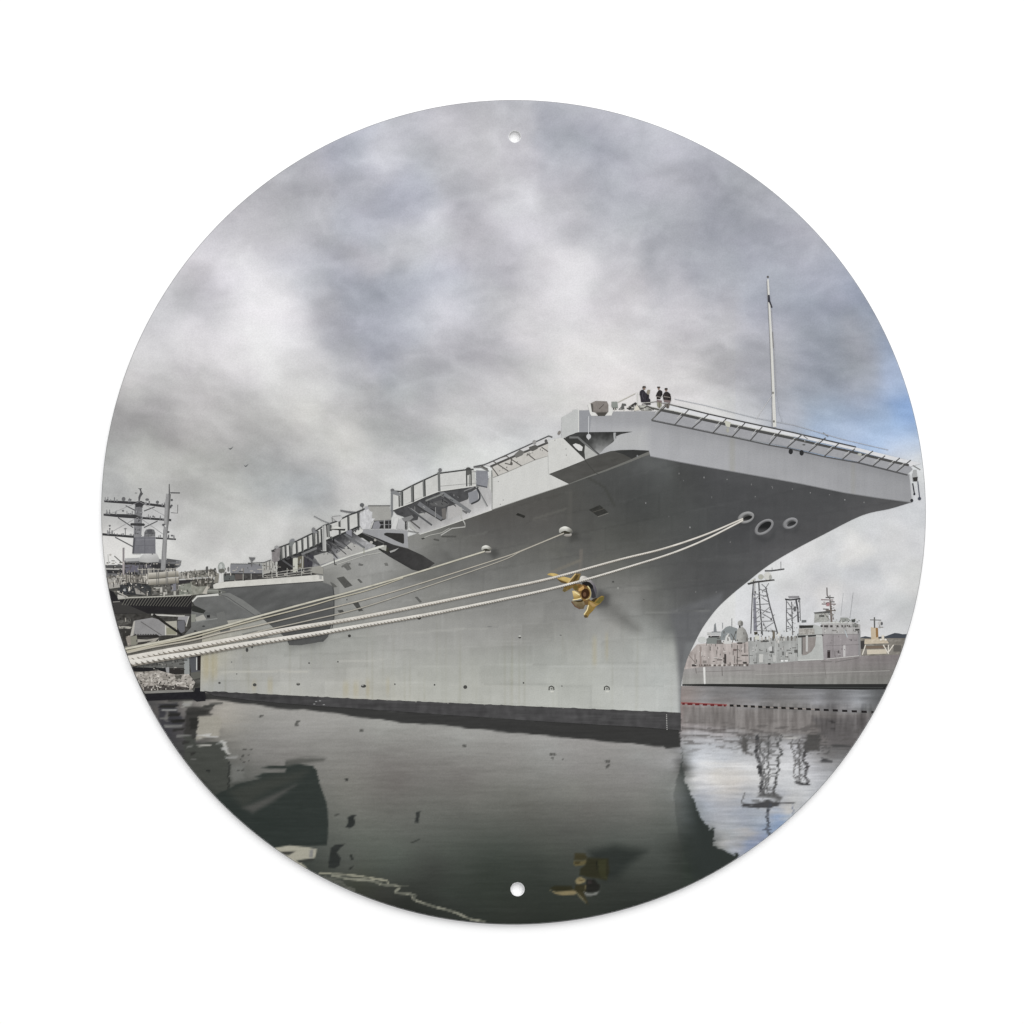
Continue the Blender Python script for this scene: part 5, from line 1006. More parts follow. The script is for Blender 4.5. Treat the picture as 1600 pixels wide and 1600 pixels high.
# things on the bow corner
P = Print('radar_drum', H)
P.poly(z7([(522, 350), (560, 330), (760, 360), (785, 420), (770, 462), (560, 465), (545, 440)]), (220, 219, 214))
P.poly(z7([(550, 335), (605, 310), (720, 314), (738, 350), (738, 420), (725, 440), (700, 465), (630, 467), (600, 432), (568, 425)]), noisy((134, 125, 118), 10, 4, 4, 156, ('y', 640, 652, (96, 90, 86))), dense=1.6).poly(z7([(552, 335), (578, 345), (580, 420), (565, 425)]), (92, 88, 82)).poly(z7([(615, 430), (725, 428), (700, 466), (632, 466)]), (76, 72, 66)).line(z7((640, 395), (690, 345)), 1.1, (84, 76, 72))
P.done()
P = Print('deck_gear', H)
P.poly(z7([(770, 318), (830, 318), (838, 382), (800, 392), (770, 370)]), noisy((140, 146, 138), 12, 3, 3, 157)).box(958, 637, 964, 640, (66, 68, 62))
P.poly(z7([(840, 400), (870, 370), (880, 335), (920, 340), (925, 360), (900, 360), (905, 400)]), (96, 96, 94)).poly(z7([(930, 390), (960, 360), (1020, 322), (1038, 340), (990, 380), (960, 405)]), (62, 60, 58)).poly(z7([(960, 400), (1000, 370), (1010, 395), (985, 408)]), (110, 110, 106)).poly(z7([(1020, 370), (1040, 345), (1060, 400), (1030, 405)]), (206, 200, 178)).poly(z7([(1040, 360), (1110, 350), (1180, 370), (1250, 385), (1180, 410), (1080, 410)]), noisy((150, 150, 142), 34, 3, 2, 158), dense=1.5)
P.clutter(z7([(780, 400), (850, 370), (1000, 330), (1060, 350), (1250, 380), (1180, 410), (1020, 412)]), 60, 47, [(60, 58, 56), (110, 108, 104), (206, 202, 190), (160, 158, 150)], (1.5, 5), (0.8, 1.6), 0.5)
P.line(z7((835, 325), (1020, 232)), 1.0, (180, 176, 158)).line(z7((1040, 225), (1042, 350)), 1.4, (204, 204, 196)).line(zP((480, 800), (560, 720), (660, 610)), 1.5, (204, 204, 206)).line(zP((460, 830), (760, 770), (900, 750), (1350, 850), (1600, 905)), 1.2, (128, 126, 122)).line(zP((880, 580), (1350, 620)), 1.1, (186, 180, 172)).line(zP((480, 800), (720, 770)), 1, (180, 178, 170))
P.line(zP((300, 860), (400, 980), (560, 930), (620, 890), (760, 950), (1000, 1000)), 1.9, (82, 80, 74)).poly(zP([(400, 880), (600, 870), (520, 940), (420, 930)]), (184, 184, 174)).line(zP((1200, 830), (1030, 1010), (780, 1330)), 1.1, (112, 112, 104)).poly(zP([(210, 990), (300, 840), (400, 1000), (230, 1040)]), (214, 208, 190))
P.done()
PEOPLE = [
    ('person in dark navy jacket raising something pale to the face', [(470, 300), (500, 262), (560, 262), (590, 300), (560, 320), (558, 370), (520, 385), (485, 350)], [(395, 430), (440, 385), (500, 380), (560, 440), (610, 510), (650, 480), (690, 560), (680, 640), (725, 690), (720, 765), (570, 770), (430, 765), (410, 600), (385, 520)], [(520, 800), (730, 800), (735, 845), (600, 850)], (50, 46, 56), (46, 44, 46), (92, 86, 78), [(620, 400), (670, 375), (720, 390), (700, 500), (660, 540), (610, 500)]),
    ('person in dark jacket and light trousers', [(945, 320), (960, 282), (1000, 280), (1020, 320), (1000, 370), (960, 370)], [(890, 575), (950, 440), (980, 390), (1040, 385), (1100, 430), (1105, 540), (1055, 590), (1040, 680), (920, 680), (915, 590)], [(930, 740), (1065, 740), (1080, 880), (1000, 960), (940, 890)], (46, 42, 42), (142, 138, 116), (90, 82, 76), None),
    ('person in dark jacket and dull trousers seen from behind', [(1175, 380), (1190, 325), (1235, 320), (1260, 370), (1240, 430), (1190, 430)], [(1110, 560), (1150, 480), (1200, 440), (1280, 450), (1350, 520), (1375, 640), (1360, 745), (1230, 740), (1130, 690)], [(1190, 810), (1330, 800), (1310, 960), (1240, 965), (1190, 900)], (48, 42, 40), (108, 100, 92), (64, 58, 54), None),
]
for lab, head, body, legs, cb, cl, ch, held in PEOPLE:
    P = Print('person', H, lab)
    P.poly(zP(legs), cl).poly(zP(body), cb).poly(zP(head), ch)
    hx = sum(q[0] for q in head) / len(head); hy = sum(q[1] for q in head) / len(head); by = min(q[1] for q in body); ty = max(q[1] for q in body); bx = sum(q[0] for q in body) / len(body)
    P.poly(zP([(hx - 36, hy + 6), (hx + 42, hy), (hx + 34, hy + 56), (hx - 22, hy + 60)]), (142, 114, 98)).poly(zP([(hx - 46, hy - 44), (hx + 48, hy - 44), (hx + 58, hy - 6), (hx - 52, hy - 2)]), tuple(k * .7 for k in ch))
    P.line(zP((bx - 60, by + 80), (bx - 86, (by + ty) / 2), (bx - 30, ty - 90)), 1.0, tuple(k + 26 for k in cb)).line(zP((bx + 60, by + 90), (bx + 84, (by + ty) / 2 + 20), (bx + 40, ty - 80)), 1.0, tuple(k * .6 for k in cb)).line(zP((bx, by + 60), (bx + 8, ty - 30)), .7, tuple(k + 14 for k in cb))
    lx = sum(q[0] for q in legs) / len(legs); l0 = min(q[1] for q in legs); l1 = max(q[1] for q in legs); P.line(zP((lx, l0 + 20), (lx + 6, l1 - 10)), .9, tuple(k * .62 for k in cl))
    if held: P.poly(zP(held), (146, 136, 118))
    if 'raising' not in lab:
        xs = [q[0] for q in body]; P.line(zP((min(xs) + 30, 590), (max(xs) - 30, 622)), .9, (150, 142, 132)); P.poly(zP([(min(xs) + 30, 690), (max(xs) - 20, 720), (max(xs) - 30, 790), (min(xs) + 40, 760)]), (126, 106, 104))
    P.done()

# ------------------------------------------------------------------ catwalk with shields, forward
wal = (200, 200, 195)
P = Print('forward_catwalk', H)
P.poly(z5([(400, 910), (880, 690), (1130, 560), (1235, 490), (1380, 480), (1430, 560), (1425, 775), (1100, 890), (530, 1080), (430, 960)]), lambda x, y: np.clip(np.array([[158, 157, 156.]]) + (sstep(y - (848 - (x - 640) * .36) + 12, 14) * 36)[:, None] + (sstep(x - 728, 20) * 20)[:, None] + (fbm(x / 4, y / 12, 161, 3) * 9)[:, None], 90, 214), dense=2.2)
P.poly(z5([(195, 778), (430, 690), (760, 548), (1060, 505), (1235, 474), (1270, 490), (1150, 560), (1130, 640), (1000, 690), (870, 740), (850, 890), (800, 910), (640, 800), (520, 820), (500, 900), (400, 915), (330, 860), (240, 830)]), noisy((74, 74, 76), 14, 5, 4, 162), dense=2)
P.poly(z5([(880, 730), (1040, 700), (1050, 830), (880, 890)]), noisy((176, 174, 172), 6, 4, 6, 163)).poly(z5([(640, 690), (840, 640), (900, 700), (830, 740), (680, 720)]), (92, 92, 92)).poly(z5([(1130, 560), (1250, 520), (1260, 660), (1150, 700)]), noisy((138, 140, 146), 8, 4, 5, 164)).poly(z5([(800, 760), (850, 750), (860, 880), (810, 890)]), (112, 108, 104))
P.line(z5((510, 690), (800, 890)), 6.5, (112, 113, 116)).line(z5((500, 730), (800, 912)), 1.6, (62, 62, 62)).line(z5((400, 760), (680, 965)), 2.6, (84, 86, 88)).line(z5((415, 752), (600, 890)), 1, (150, 150, 150)).line(z5((780, 540), (1000, 690), (1160, 800)), 5.2, (120, 122, 124)).line(z5((790, 580), (980, 730)), 1.4, (66, 66, 68)).line(z5((400, 900), (530, 1005)), 2, (88, 86, 84))
P.line(z5((1230, 475), (1300, 600), (1370, 730)), 2.4, (148, 150, 150)).line(z5((1240, 480), (1378, 730)), .8, (84, 84, 84)).line(smooth(z5((1240, 500), (1275, 580), (1265, 650), (1170, 700))), 2.6, (62, 64, 68)).line(z5((600, 660), (800, 580)), 2.6, (132, 134, 130)).line(z5((330, 720), (430, 660)), 2, (108, 108, 108)).line(z5((1080, 540), (1200, 490)), 1.6, (130, 130, 130)).line(z5((720, 880), (725, 740)), 1, (150, 150, 148))
P.poly(z5([(1060, 770), (1130, 800), (1110, 825), (1060, 790)]), (104, 104, 104)).line(z5((1042, 740), (1045, 870), (1090, 940), (1095, 985), (930, 1005), (790, 1090)), 1.8, (176, 176, 170)).line(z5((560, 1128), (660, 1088), (800, 1060), (900, 1000)), 1.3, (168, 168, 160)).poly(z5([(545, 1130), (580, 1118), (590, 1130), (560, 1142)]), (60, 60, 58)).line(z5((800, 1105), (980, 1105)), 2, (84, 84, 80)).line(z5((700, 1140), (770, 1155)), 2.6, (84, 84, 80))
P.line(z5((530, 1078), (780, 1000), (1100, 888), (1430, 772)), 1.3, (206, 206, 198))
P.clutter(z5([(200, 790), (760, 560), (1120, 560), (1000, 690), (850, 740), (640, 800), (520, 820), (400, 900)]), 60, 41, [(44, 44, 46), (58, 58, 60), (120, 120, 120), (150, 150, 148)], (2, 9), (0.8, 1.8), 0.35, 0.5)
# shields
for pts, c in (([(172, 560), (285, 548), (300, 730), (190, 775), (170, 760)], wal), ([(290, 545), (425, 472), (440, 660), (305, 722)], wal), ([(440, 465), (570, 405), (585, 600), (445, 658)], wal), ([(585, 400), (750, 320), (765, 535), (590, 598)], wal), ([(780, 318), (1108, 272), (1112, 480), (775, 530)], (202, 202, 198)), ([(1108, 272), (1205, 275), (1232, 470), (1112, 482)], (190, 190, 184))):
    P.poly(z5(pts), noisy(c, 6, 4, 7, 165), dense=2.4)
P.poly(z5([(1230, 280), (1375, 288), (1385, 380), (1370, 495), (1235, 470)]), noisy((134, 136, 144), 8, 6, 4, 166), dense=2).line(z5((1235, 462), (1370, 492)), 1.8, (82, 84, 90)).line(z5((1200, 240), (1300, 240), (1390, 290)), 1.6, (112, 112, 110)).line(z5((1180, 300), (1240, 290)), 1, (150, 150, 148))
P.line(z5((168, 535), (290, 545), (430, 472), (570, 405), (755, 322), (790, 314), (1110, 272), (1200, 268)), 2.2, (66, 67, 66)).line(z5((190, 772), (430, 682), (590, 608), (765, 540), (1060, 495), (1230, 468)), 2.2, (208, 208, 202)).line(z5((192, 785), (432, 694), (590, 620), (768, 552), (1060, 508)), 1.4, (70, 70, 70)).line(z5((780, 478), (1110, 448), (1230, 440)), .8, (150, 150, 146))
P.lines([z5(*q) for q in (((300, 545), (302, 725)), ((430, 470), (436, 680)), ((577, 400), (584, 608)), ((765, 300), (772, 540)))], 3.8, (112, 114, 112)).lines([z5(*q) for q in (((312, 545), (314, 722)), ((446, 466), (450, 672)), ((590, 398), (596, 600)), ((1112, 270), (1114, 480)), ((1168, 280), (1170, 470)), ((268, 560), (272, 735)))], 1.9, (62, 64, 62))
P.line(z5((180, 550), (180, 830), (165, 860)), 3.2, (122, 124, 126)).poly(z5([(165, 530), (190, 515), (290, 570), (270, 600), (190, 575)]), (130, 132, 134)).oval(*z5((185, 525))[0], 3, 2.2, (104, 104, 106)).oval(*z5((782, 275))[0], 2.8, 3, (112, 112, 114)).oval(*z5((1135, 265))[0], 4, 3, (74, 74, 72)).poly(z5([(1112, 280), (1165, 280), (1165, 330), (1120, 340)]), (92, 92, 90)).lines([z5((1150, 340), (1152, 480))], 1, (96, 96, 94))
P.done()

# ------------------------------------------------------------------ gun sponson
P = Print('gun_sponson', H)
P.poly(z4([(1190, 800), (1340, 730), (1500, 790), (1600, 840), (1600, 985), (1560, 960), (1450, 870), (1330, 800)]), noisy((48, 48, 48), 12, 4, 3, 171), dense=2)
P.poly(z5([(0, 1130), (200, 1210), (380, 1258), (560, 1340), (715, 1440), (640, 1500), (540, 1545), (430, 1520), (150, 1360), (0, 1260)]), noisy((54, 53, 53), 8, 7, 4, 172, ('x', 620, 685, (66, 65, 64))), dense=2.6)
P.line(z4((1290, 760), (1450, 870), (1600, 985)), 2.4, (44, 46, 40)).line(z4((1330, 740), (1600, 870)), 1.5, (98, 98, 96)).oval(*z4((1440, 860))[0], 2.6, 2.2, (176, 174, 168)).oval(*z4((1490, 830))[0], 2, 2, (160, 158, 150)).poly(z5([(0, 1225), (110, 1215), (115, 1290), (60, 1270), (0, 1240)]), (168, 168, 158)).poly(z5([(110, 1240), (145, 1250), (130, 1310), (105, 1290)]), (62, 62, 50)).poly(z5([(150, 1290), (270, 1248), (215, 1290), (160, 1310)]), (164, 164, 160))
P.poly(z4([(1300, 695), (1600, 690), (1720, 690), (1900, 720), (1890, 770), (1600, 835), (1330, 735)]), noisy((152, 153, 156), 5, 8, 6, 173), dense=3)
P.poly(z5([(0, 1015), (370, 1022), (385, 1255), (180, 1200), (0, 1125)]), noisy((154, 155, 158), 5, 7, 6, 174), dense=3).poly(z5([(82, 1068), (110, 1058), (320, 1068), (330, 1085), (332, 1185), (320, 1198), (240, 1165), (110, 1100), (84, 1090)]), noisy((50, 49, 48), 6, 4, 3, 175), dense=2.4)
P.poly(z4([(1195, 790), (1200, 760), (1310, 690), (1340, 700), (1330, 735), (1210, 800)]), (206, 206, 200)).line(z4((1330, 695), (1600, 692), (1890, 706)), 1.2, (186, 186, 184))
P.lines([z4(*q) for q in (((1215, 690), (1205, 770)), ((1250, 660), (1245, 735)), ((1285, 640), (1285, 710)), ((1210, 690), (1290, 645)), ((1210, 725), (1290, 680)))], 1.3, (72, 72, 72))
P.poly(z4([(1400, 400), (1660, 400), (1690, 480), (1690, 590), (1600, 600), (1490, 600), (1400, 500)]), noisy((160, 159, 153), 6, 8, 5, 176), dense=3).line(z4((1400, 403), (1680, 402)), 1.4, (76, 76, 74)).poly(z4([(1480, 590), (1690, 575), (1690, 685), (1440, 690)]), noisy((46, 46, 46), 10, 4, 3, 177)).lines([z4(*q) for q in (((1500, 600), (1690, 580)), ((1480, 640), (1690, 635)), ((1600, 580), (1600, 690)), ((1530, 590), (1525, 690)), ((1660, 580), (1660, 690)))], 1.2, (122, 122, 124))
P.poly(z4([(1450, 690), (1480, 600), (1530, 590), (1560, 640), (1540, 690)]), (138, 138, 144)).poly(z5([(165, 1010), (215, 880), (265, 860), (250, 940), (225, 1015)]), (206, 206, 204)).poly(z5([(240, 1010), (265, 900), (320, 880), (345, 940), (330, 1020)]), noisy((182, 182, 182), 8, 3, 3, 178)).line(z5((350, 890), (355, 1020)), 2.4, (60, 60, 60)).line(z5((372, 880), (375, 1010)), 1.6, (140, 140, 138)).line(z5((85, 900), (88, 1010)), 1.5, (160, 160, 158)).poly(z5([(300, 880), (430, 840), (450, 870), (400, 910), (330, 920)]), (128, 128, 128)).line(z5((380, 1035), (520, 1060)), 1.6, (130, 130, 128))
P.done()
P = Print('covered_gun', H)
P.poly(z4([(1290, 500), (1345, 470), (1350, 430), (1400, 420), (1420, 465), (1455, 480), (1450, 560), (1490, 560), (1440, 620), (1420, 695), (1330, 695), (1295, 640)]), lambda x, y: np.clip(np.array([[196, 196, 198.]]) + (fbm(x / 2.4, y / 6, 181, 3, .7) * 22)[:, None], 140, 224), dense=1.6)
P.line(z4((1055, 460), (1150, 478), (1300, 492)), 2.2, (112, 112, 114), 2.8).oval(*z4((1325, 392))[0], 3.4, 3, (96, 98, 100)).line(z4((1330, 400), (1340, 450), (1260, 490)), 1.4, (96, 96, 96)).oval(*z4((1380, 430))[0], 3.4, 2.6, (166, 166, 170))
P.done()

# ------------------------------------------------------------------ catwalk aft
P = Print('aft_catwalk', H)
P.poly(z4([(270, 1095), (560, 990), (850, 855), (1190, 715), (1340, 830), (1500, 900), (1440, 960), (980, 1100), (690, 1200), (700, 1240), (270, 1310)]), lambda x, y: np.clip(np.array([[66, 66, 68.]]) + (sstep((y - 862) + (x - 520) * .55 + (0), 18) * sstep(x - 486, 8) * 92)[:, None] + (fbm(x / 4, y / 4, 191, 4, .7) * 26)[:, None], 34, 190), dense=1.8)
P.poly(z4([(270, 1100), (460, 1060), (460, 1240), (270, 1290)]), noisy((44, 43, 43), 8, 4, 3, 192)).poly(z4([(462, 1060), (522, 1045), (522, 1235), (462, 1240)]), noisy((196, 196, 180), 6, 3, 6, 193)).poly(z4([(525, 1040), (605, 1020), (600, 1180), (525, 1200)]), noisy((104, 98, 78), 10, 3, 6, 194)).poly(z4([(600, 1030), (720, 1010), (700, 1180), (600, 1185)]), noisy((60, 58, 66), 8, 3, 3, 195))
P.line(z4((585, 1030), (580, 1180)), 2, (166, 164, 156)).line(z4((580, 1010), (800, 1145)), 3, (92, 92, 94)).line(z4((330, 1080), (460, 1170)), 2.6, (86, 86, 88)).line(z4((570, 1010), (760, 930)), 3.4, (122, 122, 122)).line(z4((440, 1040), (520, 1050)), 1.6, (112, 112, 110)).line(z4((950, 810), (1140, 930)), 2.6, (110, 110, 112)).line(z4((1100, 750), (1360, 930)), 3, (108, 110, 112)).line(z4((930, 970), (1020, 1060)), 1.6, (78, 78, 76)).line(z4((1040, 970), (1140, 1030)), 1.5, (90, 90, 88)).line(z4((1160, 940), (1250, 1000)), 1.4, (92, 92, 90)).poly(z4([(720, 1030), (880, 980), (960, 1010), (980, 1080), (800, 1140)]), noisy((168, 167, 162), 8, 4, 5, 196), dense=2).poly(z4([(760, 980), (900, 900), (950, 960), (860, 990)]), (58, 58, 58))
P.poly(z4([(1190, 860), (1340, 930), (1330, 990), (1060, 1060), (1000, 1010)]), noisy((170, 169, 164), 8, 4, 5, 197), dense=2)
P.lines([z4(*q) for q in (((900, 900), (1020, 1060)), ((1000, 900), (1130, 1010)), ((880, 840), (1110, 940)), ((1050, 830), (1200, 960)))], 1.3, (74, 74, 76))
P.poly(z4([(690, 1205), (980, 1085), (1340, 970), (1500, 915), (1600, 890), (1600, 915), (1460, 958), (1200, 1030), (830, 1165), (700, 1215)]), noisy((206, 206, 196), 6, 8, 2, 198), dense=2.4).line(z4((1000, 1140), (1360, 1020), (1560, 985)), 1.4, (176, 176, 168)).line(z4((975, 1060), (985, 1135), (1010, 1138)), 1.6, (72, 72, 70)).line(z4((1350, 930), (1350, 1000)), 1.3, (150, 150, 128)).line(z4((1070, 1165), (1180, 1120)), 2.2, (104, 104, 100))
P.clutter(z4([(280, 1100), (560, 1000), (850, 860), (1180, 730), (1340, 900), (1200, 960), (900, 1000), (700, 1160), (280, 1280)]), 120, 42, [(36, 36, 38), (52, 52, 54), (110, 110, 110), (160, 160, 156)], (2, 9), (0.8, 1.8), 0.4, 0.5)
# shields
P.poly(z4([(285, 925), (500, 850), (850, 650), (1150, 530), (1280, 490), (1300, 650), (1185, 700), (850, 845), (560, 985), (290, 1090)]), noisy((198, 198, 192), 7, 3, 8, 199), dense=2.2)
P.line(z4((205, 965), (300, 920), (500, 848), (700, 750), (850, 650), (1000, 600), (1150, 525), (1290, 470), (1360, 440)), 2.3, (64, 66, 66)).line(z4((280, 1090), (560, 985), (850, 850), (1190, 705), (1300, 655)), 2.6, (52, 54, 54))
tx = [(300, 920), (320, 915), (365, 900), (420, 890), (440, 880), (505, 850), (575, 815), (645, 780), (710, 745), (730, 735), (770, 715), (815, 690), (930, 640), (1040, 575), (1150, 530), (1275, 490)]
for a, b in tx:
    yb = np.interp(a, [280, 560, 850, 1190, 1300], [1088, 985, 848, 705, 655])
    P.line(z4((a, b), (a + 6, yb)), 2.6 if a not in (320, 440, 730) else 1.6, (72, 74, 73)); P.line(z4((a + 17, b + 4), (a + 20, yb - 6)), 1.0, (128, 128, 124))
P.poly(z4([(200, 960), (240, 950), (285, 920), (305, 930), (290, 1090), (205, 1110)]), noisy((132, 126, 126), 14, 2, 6, 200), dense=1.6).poly(z4([(190, 955), (225, 955), (240, 975), (200, 980)]), (62, 62, 62)).oval(*z4((258, 920))[0], 3.2, 2.4, (150, 150, 150)).oval(*z4((450, 840))[0], 4.6, 2.8, (130, 132, 136), rot=-30).poly(z4([(425, 850), (490, 850), (450, 910), (415, 905)]), (122, 126, 124)).oval(*z4((720, 700))[0], 3, 3.4, (122, 122, 124)).poly(z4([(710, 700), (770, 730), (760, 750), (710, 740)]), (130, 132, 134))
P.poly(z4([(830, 660), (870, 640), (880, 970), (835, 970)]), noisy((184, 184, 180), 6, 3, 6, 201)).line(z4((846, 650), (850, 965)), .9, (120, 122, 122)).poly(z4([(900, 640), (925, 630), (925, 790), (905, 800)]), (112, 114, 112)).poly(z4([(875, 640), (895, 640), (900, 790), (885, 800)]), (70, 70, 70))
P.line(z4((725, 530), (820, 580), (930, 625)), 1.3, (128, 130, 132)).poly(z4([(950, 545), (1000, 525), (1060, 530), (1080, 560), (1040, 600), (1000, 590)]), noisy((188, 188, 186), 12, 2, 2, 202)).line(z4((950, 540), (960, 600)), 1, (128, 128, 126)).line(z4((950, 540), (1060, 525)), 1, (140, 140, 140)).poly(z4([(930, 680), (1000, 675), (1120, 690), (1110, 715), (950, 700)]), (52, 52, 50)).poly(z4([(930, 685), (1010, 655), (1110, 690), (960, 690)]), (206, 206, 198))
P.poly(z4([(1120, 720), (1195, 700), (1200, 790), (1130, 750)]), noisy((136, 136, 144), 6, 3, 4, 203)).poly(z4([(920, 720), (1030, 710), (1025, 760), (930, 790)]), (200, 200, 196))
P.done()

# ------------------------------------------------------------------ boat sponson low on the side
P = Print('boat_sponson', H)
P.poly(z3([(10, 1125), (70, 1058), (330, 1040), (430, 1060), (860, 1280), (720, 1320), (420, 1360), (160, 1290), (40, 1180)]), lambda x, y: np.clip(np.array([[104, 105, 103.]]) + (sstep(934 + (x - 310) * .42 - y, 5) * 4)[:, None] + (fbm(x / 12, y / 8, 211, 3) * 9)[:, None], 70, 160), dense=2.6)
P.poly(z2([(1190, 470), (1200, 400), (1330, 420), (1370, 440), (1380, 470), (1600, 540), (1600, 640), (1100, 740), (1190, 640)]), noisy((112, 113, 110), 9, 12, 5, 212), dense=2.6)
P.poly(z2([(1200, 380), (1240, 370), (1370, 430), (1360, 470), (1290, 460), (1200, 440)]), noisy((48, 50, 46), 6, 5, 4, 213)).poly(z2([(1240, 520), (1340, 480), (1380, 540), (1260, 580)]), noisy((168, 166, 156), 8, 4, 5, 214)).poly(z2([(1190, 480), (1250, 480), (1240, 570), (1190, 580)]), (138, 140, 128)).poly(z2([(1385, 490), (1425, 488), (1425, 520), (1388, 522)]), (34, 34, 36)).line(z2((1240, 575), (1380, 550), (1600, 520)), 1.6, (136, 138, 134)).oval(*z2((1345, 628))[0], 2.4, 1.2, (66, 66, 66)).oval(*z2((1240, 688))[0], 2.4, 1.2, (54, 54, 54)).line(z2((1350, 465), (1430, 470)), 4, (96, 98, 96))
P.poly(z3([(330, 958), (900, 912), (1560, 868), (1640, 880), (1700, 900), (1750, 925), (1770, 960), (1775, 1000), (1776, 1180), (1770, 1320), (1700, 1560), (1640, 1620), (1300, 1640), (1230, 1620), (1000, 1430), (700, 1180), (420, 1050)]), lambda x, y: np.clip(np.array([[97, 98, 97.]]) - (sstep(y - 950, 50) * 12)[:, None] + (sstep(915 + (x - 340) * .02 + 12 - y, 8) * -2)[:, None] + (fbm(x / 30 + y / 20, y / 14, 215, 5, .66) * 15)[:, None], 60, 140), dense=3)
P.poly(z3([(340, 1020), (470, 1010), (640, 1100), (870, 1270), (770, 1290), (540, 1150)]), noisy((120, 121, 118), 6, 10, 10, 216), dense=3).line(z3((330, 1030), (440, 1058), (780, 1290)), 1, (84, 85, 84)).line(z3((330, 975), (420, 1000), (340, 1020)), 2, (120, 122, 112))
P.poly([(338, 958), (350, 955), (360, 985), (345, 990)], (110, 111, 108)).poly([(378, 990), (402, 985), (412, 990), (430, 1003), (392, 1006)], noisy((128, 129, 124), 6, 6, 6, 217))
P.poly(z3([(265, 910), (300, 890), (430, 870), (1000, 830), (1560, 785), (1575, 790), (1640, 800), (1645, 862), (1560, 868), (900, 912), (420, 945), (330, 958), (270, 960)]), lambda x, y: np.clip(np.array([[206, 204, 194.]]) + (fbm(x / 5, y / 8, 218, 3) * 8)[:, None], 150, 220), dense=2.4).box(499, 899, 503, 905, (170, 170, 164))
P.poly(z3([(0, 1110), (60, 1045), (330, 1018), (335, 1045), (70, 1066), (8, 1128)]), noisy((206, 206, 198), 5, 6, 3, 219)).line(z3((335, 962), (900, 916), (1640, 866)), 1.2, (72, 72, 72))
P.line([(519.6, 912), (522, 930), (522, 965), (518, 985)], 1.3, (60, 62, 62))
P.poly(z3([(195, 960), (265, 955), (330, 965), (340, 1018), (190, 1015)]), noisy((120, 122, 112), 12, 4, 3, 220)).poly(z3([(130, 1020), (180, 930), (205, 930), (185, 1025)]), (184, 178, 164)).line(z3((190, 985), (330, 985)), 1.2, (160, 162, 152))
P.poly([(448, 998), (506, 993), (502, 1001), (494, 1004), (470, 1008), (452, 1008)], noisy((84, 85, 84), 6, 6, 3, 221), dense=2.4)
# things standing on it
P.poly(z3([(400, 770), (1000, 720), (1050, 760), (1500, 740), (1560, 785), (1000, 830), (400, 872)]), noisy((70, 68, 66), 22, 4, 2.6, 222), dense=1.8).poly(z3([(540, 770), (640, 780), (640, 840), (540, 845)]), (92, 84, 80)).poly(z3([(390, 780), (530, 790), (540, 850), (400, 860)]), (92, 96, 94))
P.poly(z3([(480, 655), (520, 643), (690, 652), (870, 650), (885, 690), (880, 768), (640, 772), (480, 768)]), noisy((130, 131, 136), 6, 8, 2, 223), dense=2.4).line(z3((485, 648), (690, 650), (860, 648)), 1.2, (96, 98, 98)).line(z3((485, 770), (880, 772)), 1.6, (58, 58, 58)).poly(z3([(695, 640), (900, 630), (990, 600), (1005, 640), (880, 660)]), noisy((166, 168, 164), 8, 4, 3, 224))
P.poly(z3([(880, 640), (990, 600), (1040, 640), (1050, 740), (890, 780)]), noisy((170, 168, 160), 26, 2, 5, 225), dense=1.5).line(z3((700, 640), (900, 632), (990, 598)), 1.4, (88, 88, 88)).lines([z3(*q) for q in (((930, 625), (932, 720)), ((970, 610), (974, 725)), ((1010, 640), (1010, 700)))], 1.1, (98, 98, 96))
P.line(z3((880, 650), (890, 820)), 2, (166, 168, 162)).line(z3((1060, 620), (1060, 810)), 2.4, (186, 186, 178)).line(z3((745, 590), (750, 640)), 2, (112, 112, 112)).poly(z3([(710, 565), (795, 568), (785, 590), (760, 610), (735, 605)]), (106, 106, 108))
P.oval(*z3((368, 690))[0], 5.4, 8, (158, 164, 158)).oval(*z3((372, 735))[0], 5, 3.4, (104, 104, 96)).oval(*z3((362, 680))[0], 2.6, 4, (186, 190, 186)).line(z3((385, 760), (385, 875)), 2.2, (206, 206, 200)).poly(z3([(300, 760), (340, 770), (330, 880), (270, 890)]), (134, 130, 118)).oval(*z3((455, 715))[0], 1.6, 4, (118, 118, 118)).poly(z3([(0, 780), (130, 760), (260, 740), (270, 830), (0, 850)]), noisy((120, 118, 108), 44, 2.4, 2.4, 226), dense=1.5).line(z3((0, 830), (150, 822), (250, 815)), 2, (176, 176, 172))
P.line(z3((185, 690), (188, 760)), 3, (84, 84, 82)).line(z3((285, 705), (283, 760)), 2.2, (88, 88, 86)).poly(z3([(0, 860), (150, 850), (230, 850), (180, 920), (60, 930), (0, 900)]), noisy((92, 88, 78), 40, 2.6, 2.4, 227), dense=1.5)
for y0, y1 in ((745, 700), (775, 740), (800, 770)): P.line(z3((890, y0 + 20), (1060, y0 + 8), (1500, y1 - 10)), .9, (176, 174, 164))
for x in (640, 740, 940, 1000, 1190, 1370, 1490): P.line(z3((x, 700 if x > 800 else 770), (x, 850 - (x - 640) * .075)), .9, (176, 176, 166))
P.clutter(z3([(400, 700), (900, 640), (1040, 640), (1500, 700), (1560, 780), (1000, 825), (400, 865)]), 110, 43, L4, (1.5, 8), (0.8, 1.4), 0.55)
P.clutter(z3([(0, 770), (260, 740), (330, 780), (270, 890), (180, 930), (0, 900)]), 110, 44, L4, (1.5, 7), (0.8, 1.4), 0.6)
P.poly(z3([(1500, 690), (1600, 670), (1640, 700), (1640, 780), (1500, 760)]), noisy((150, 148, 138), 12, 4, 4, 228))
P.done()
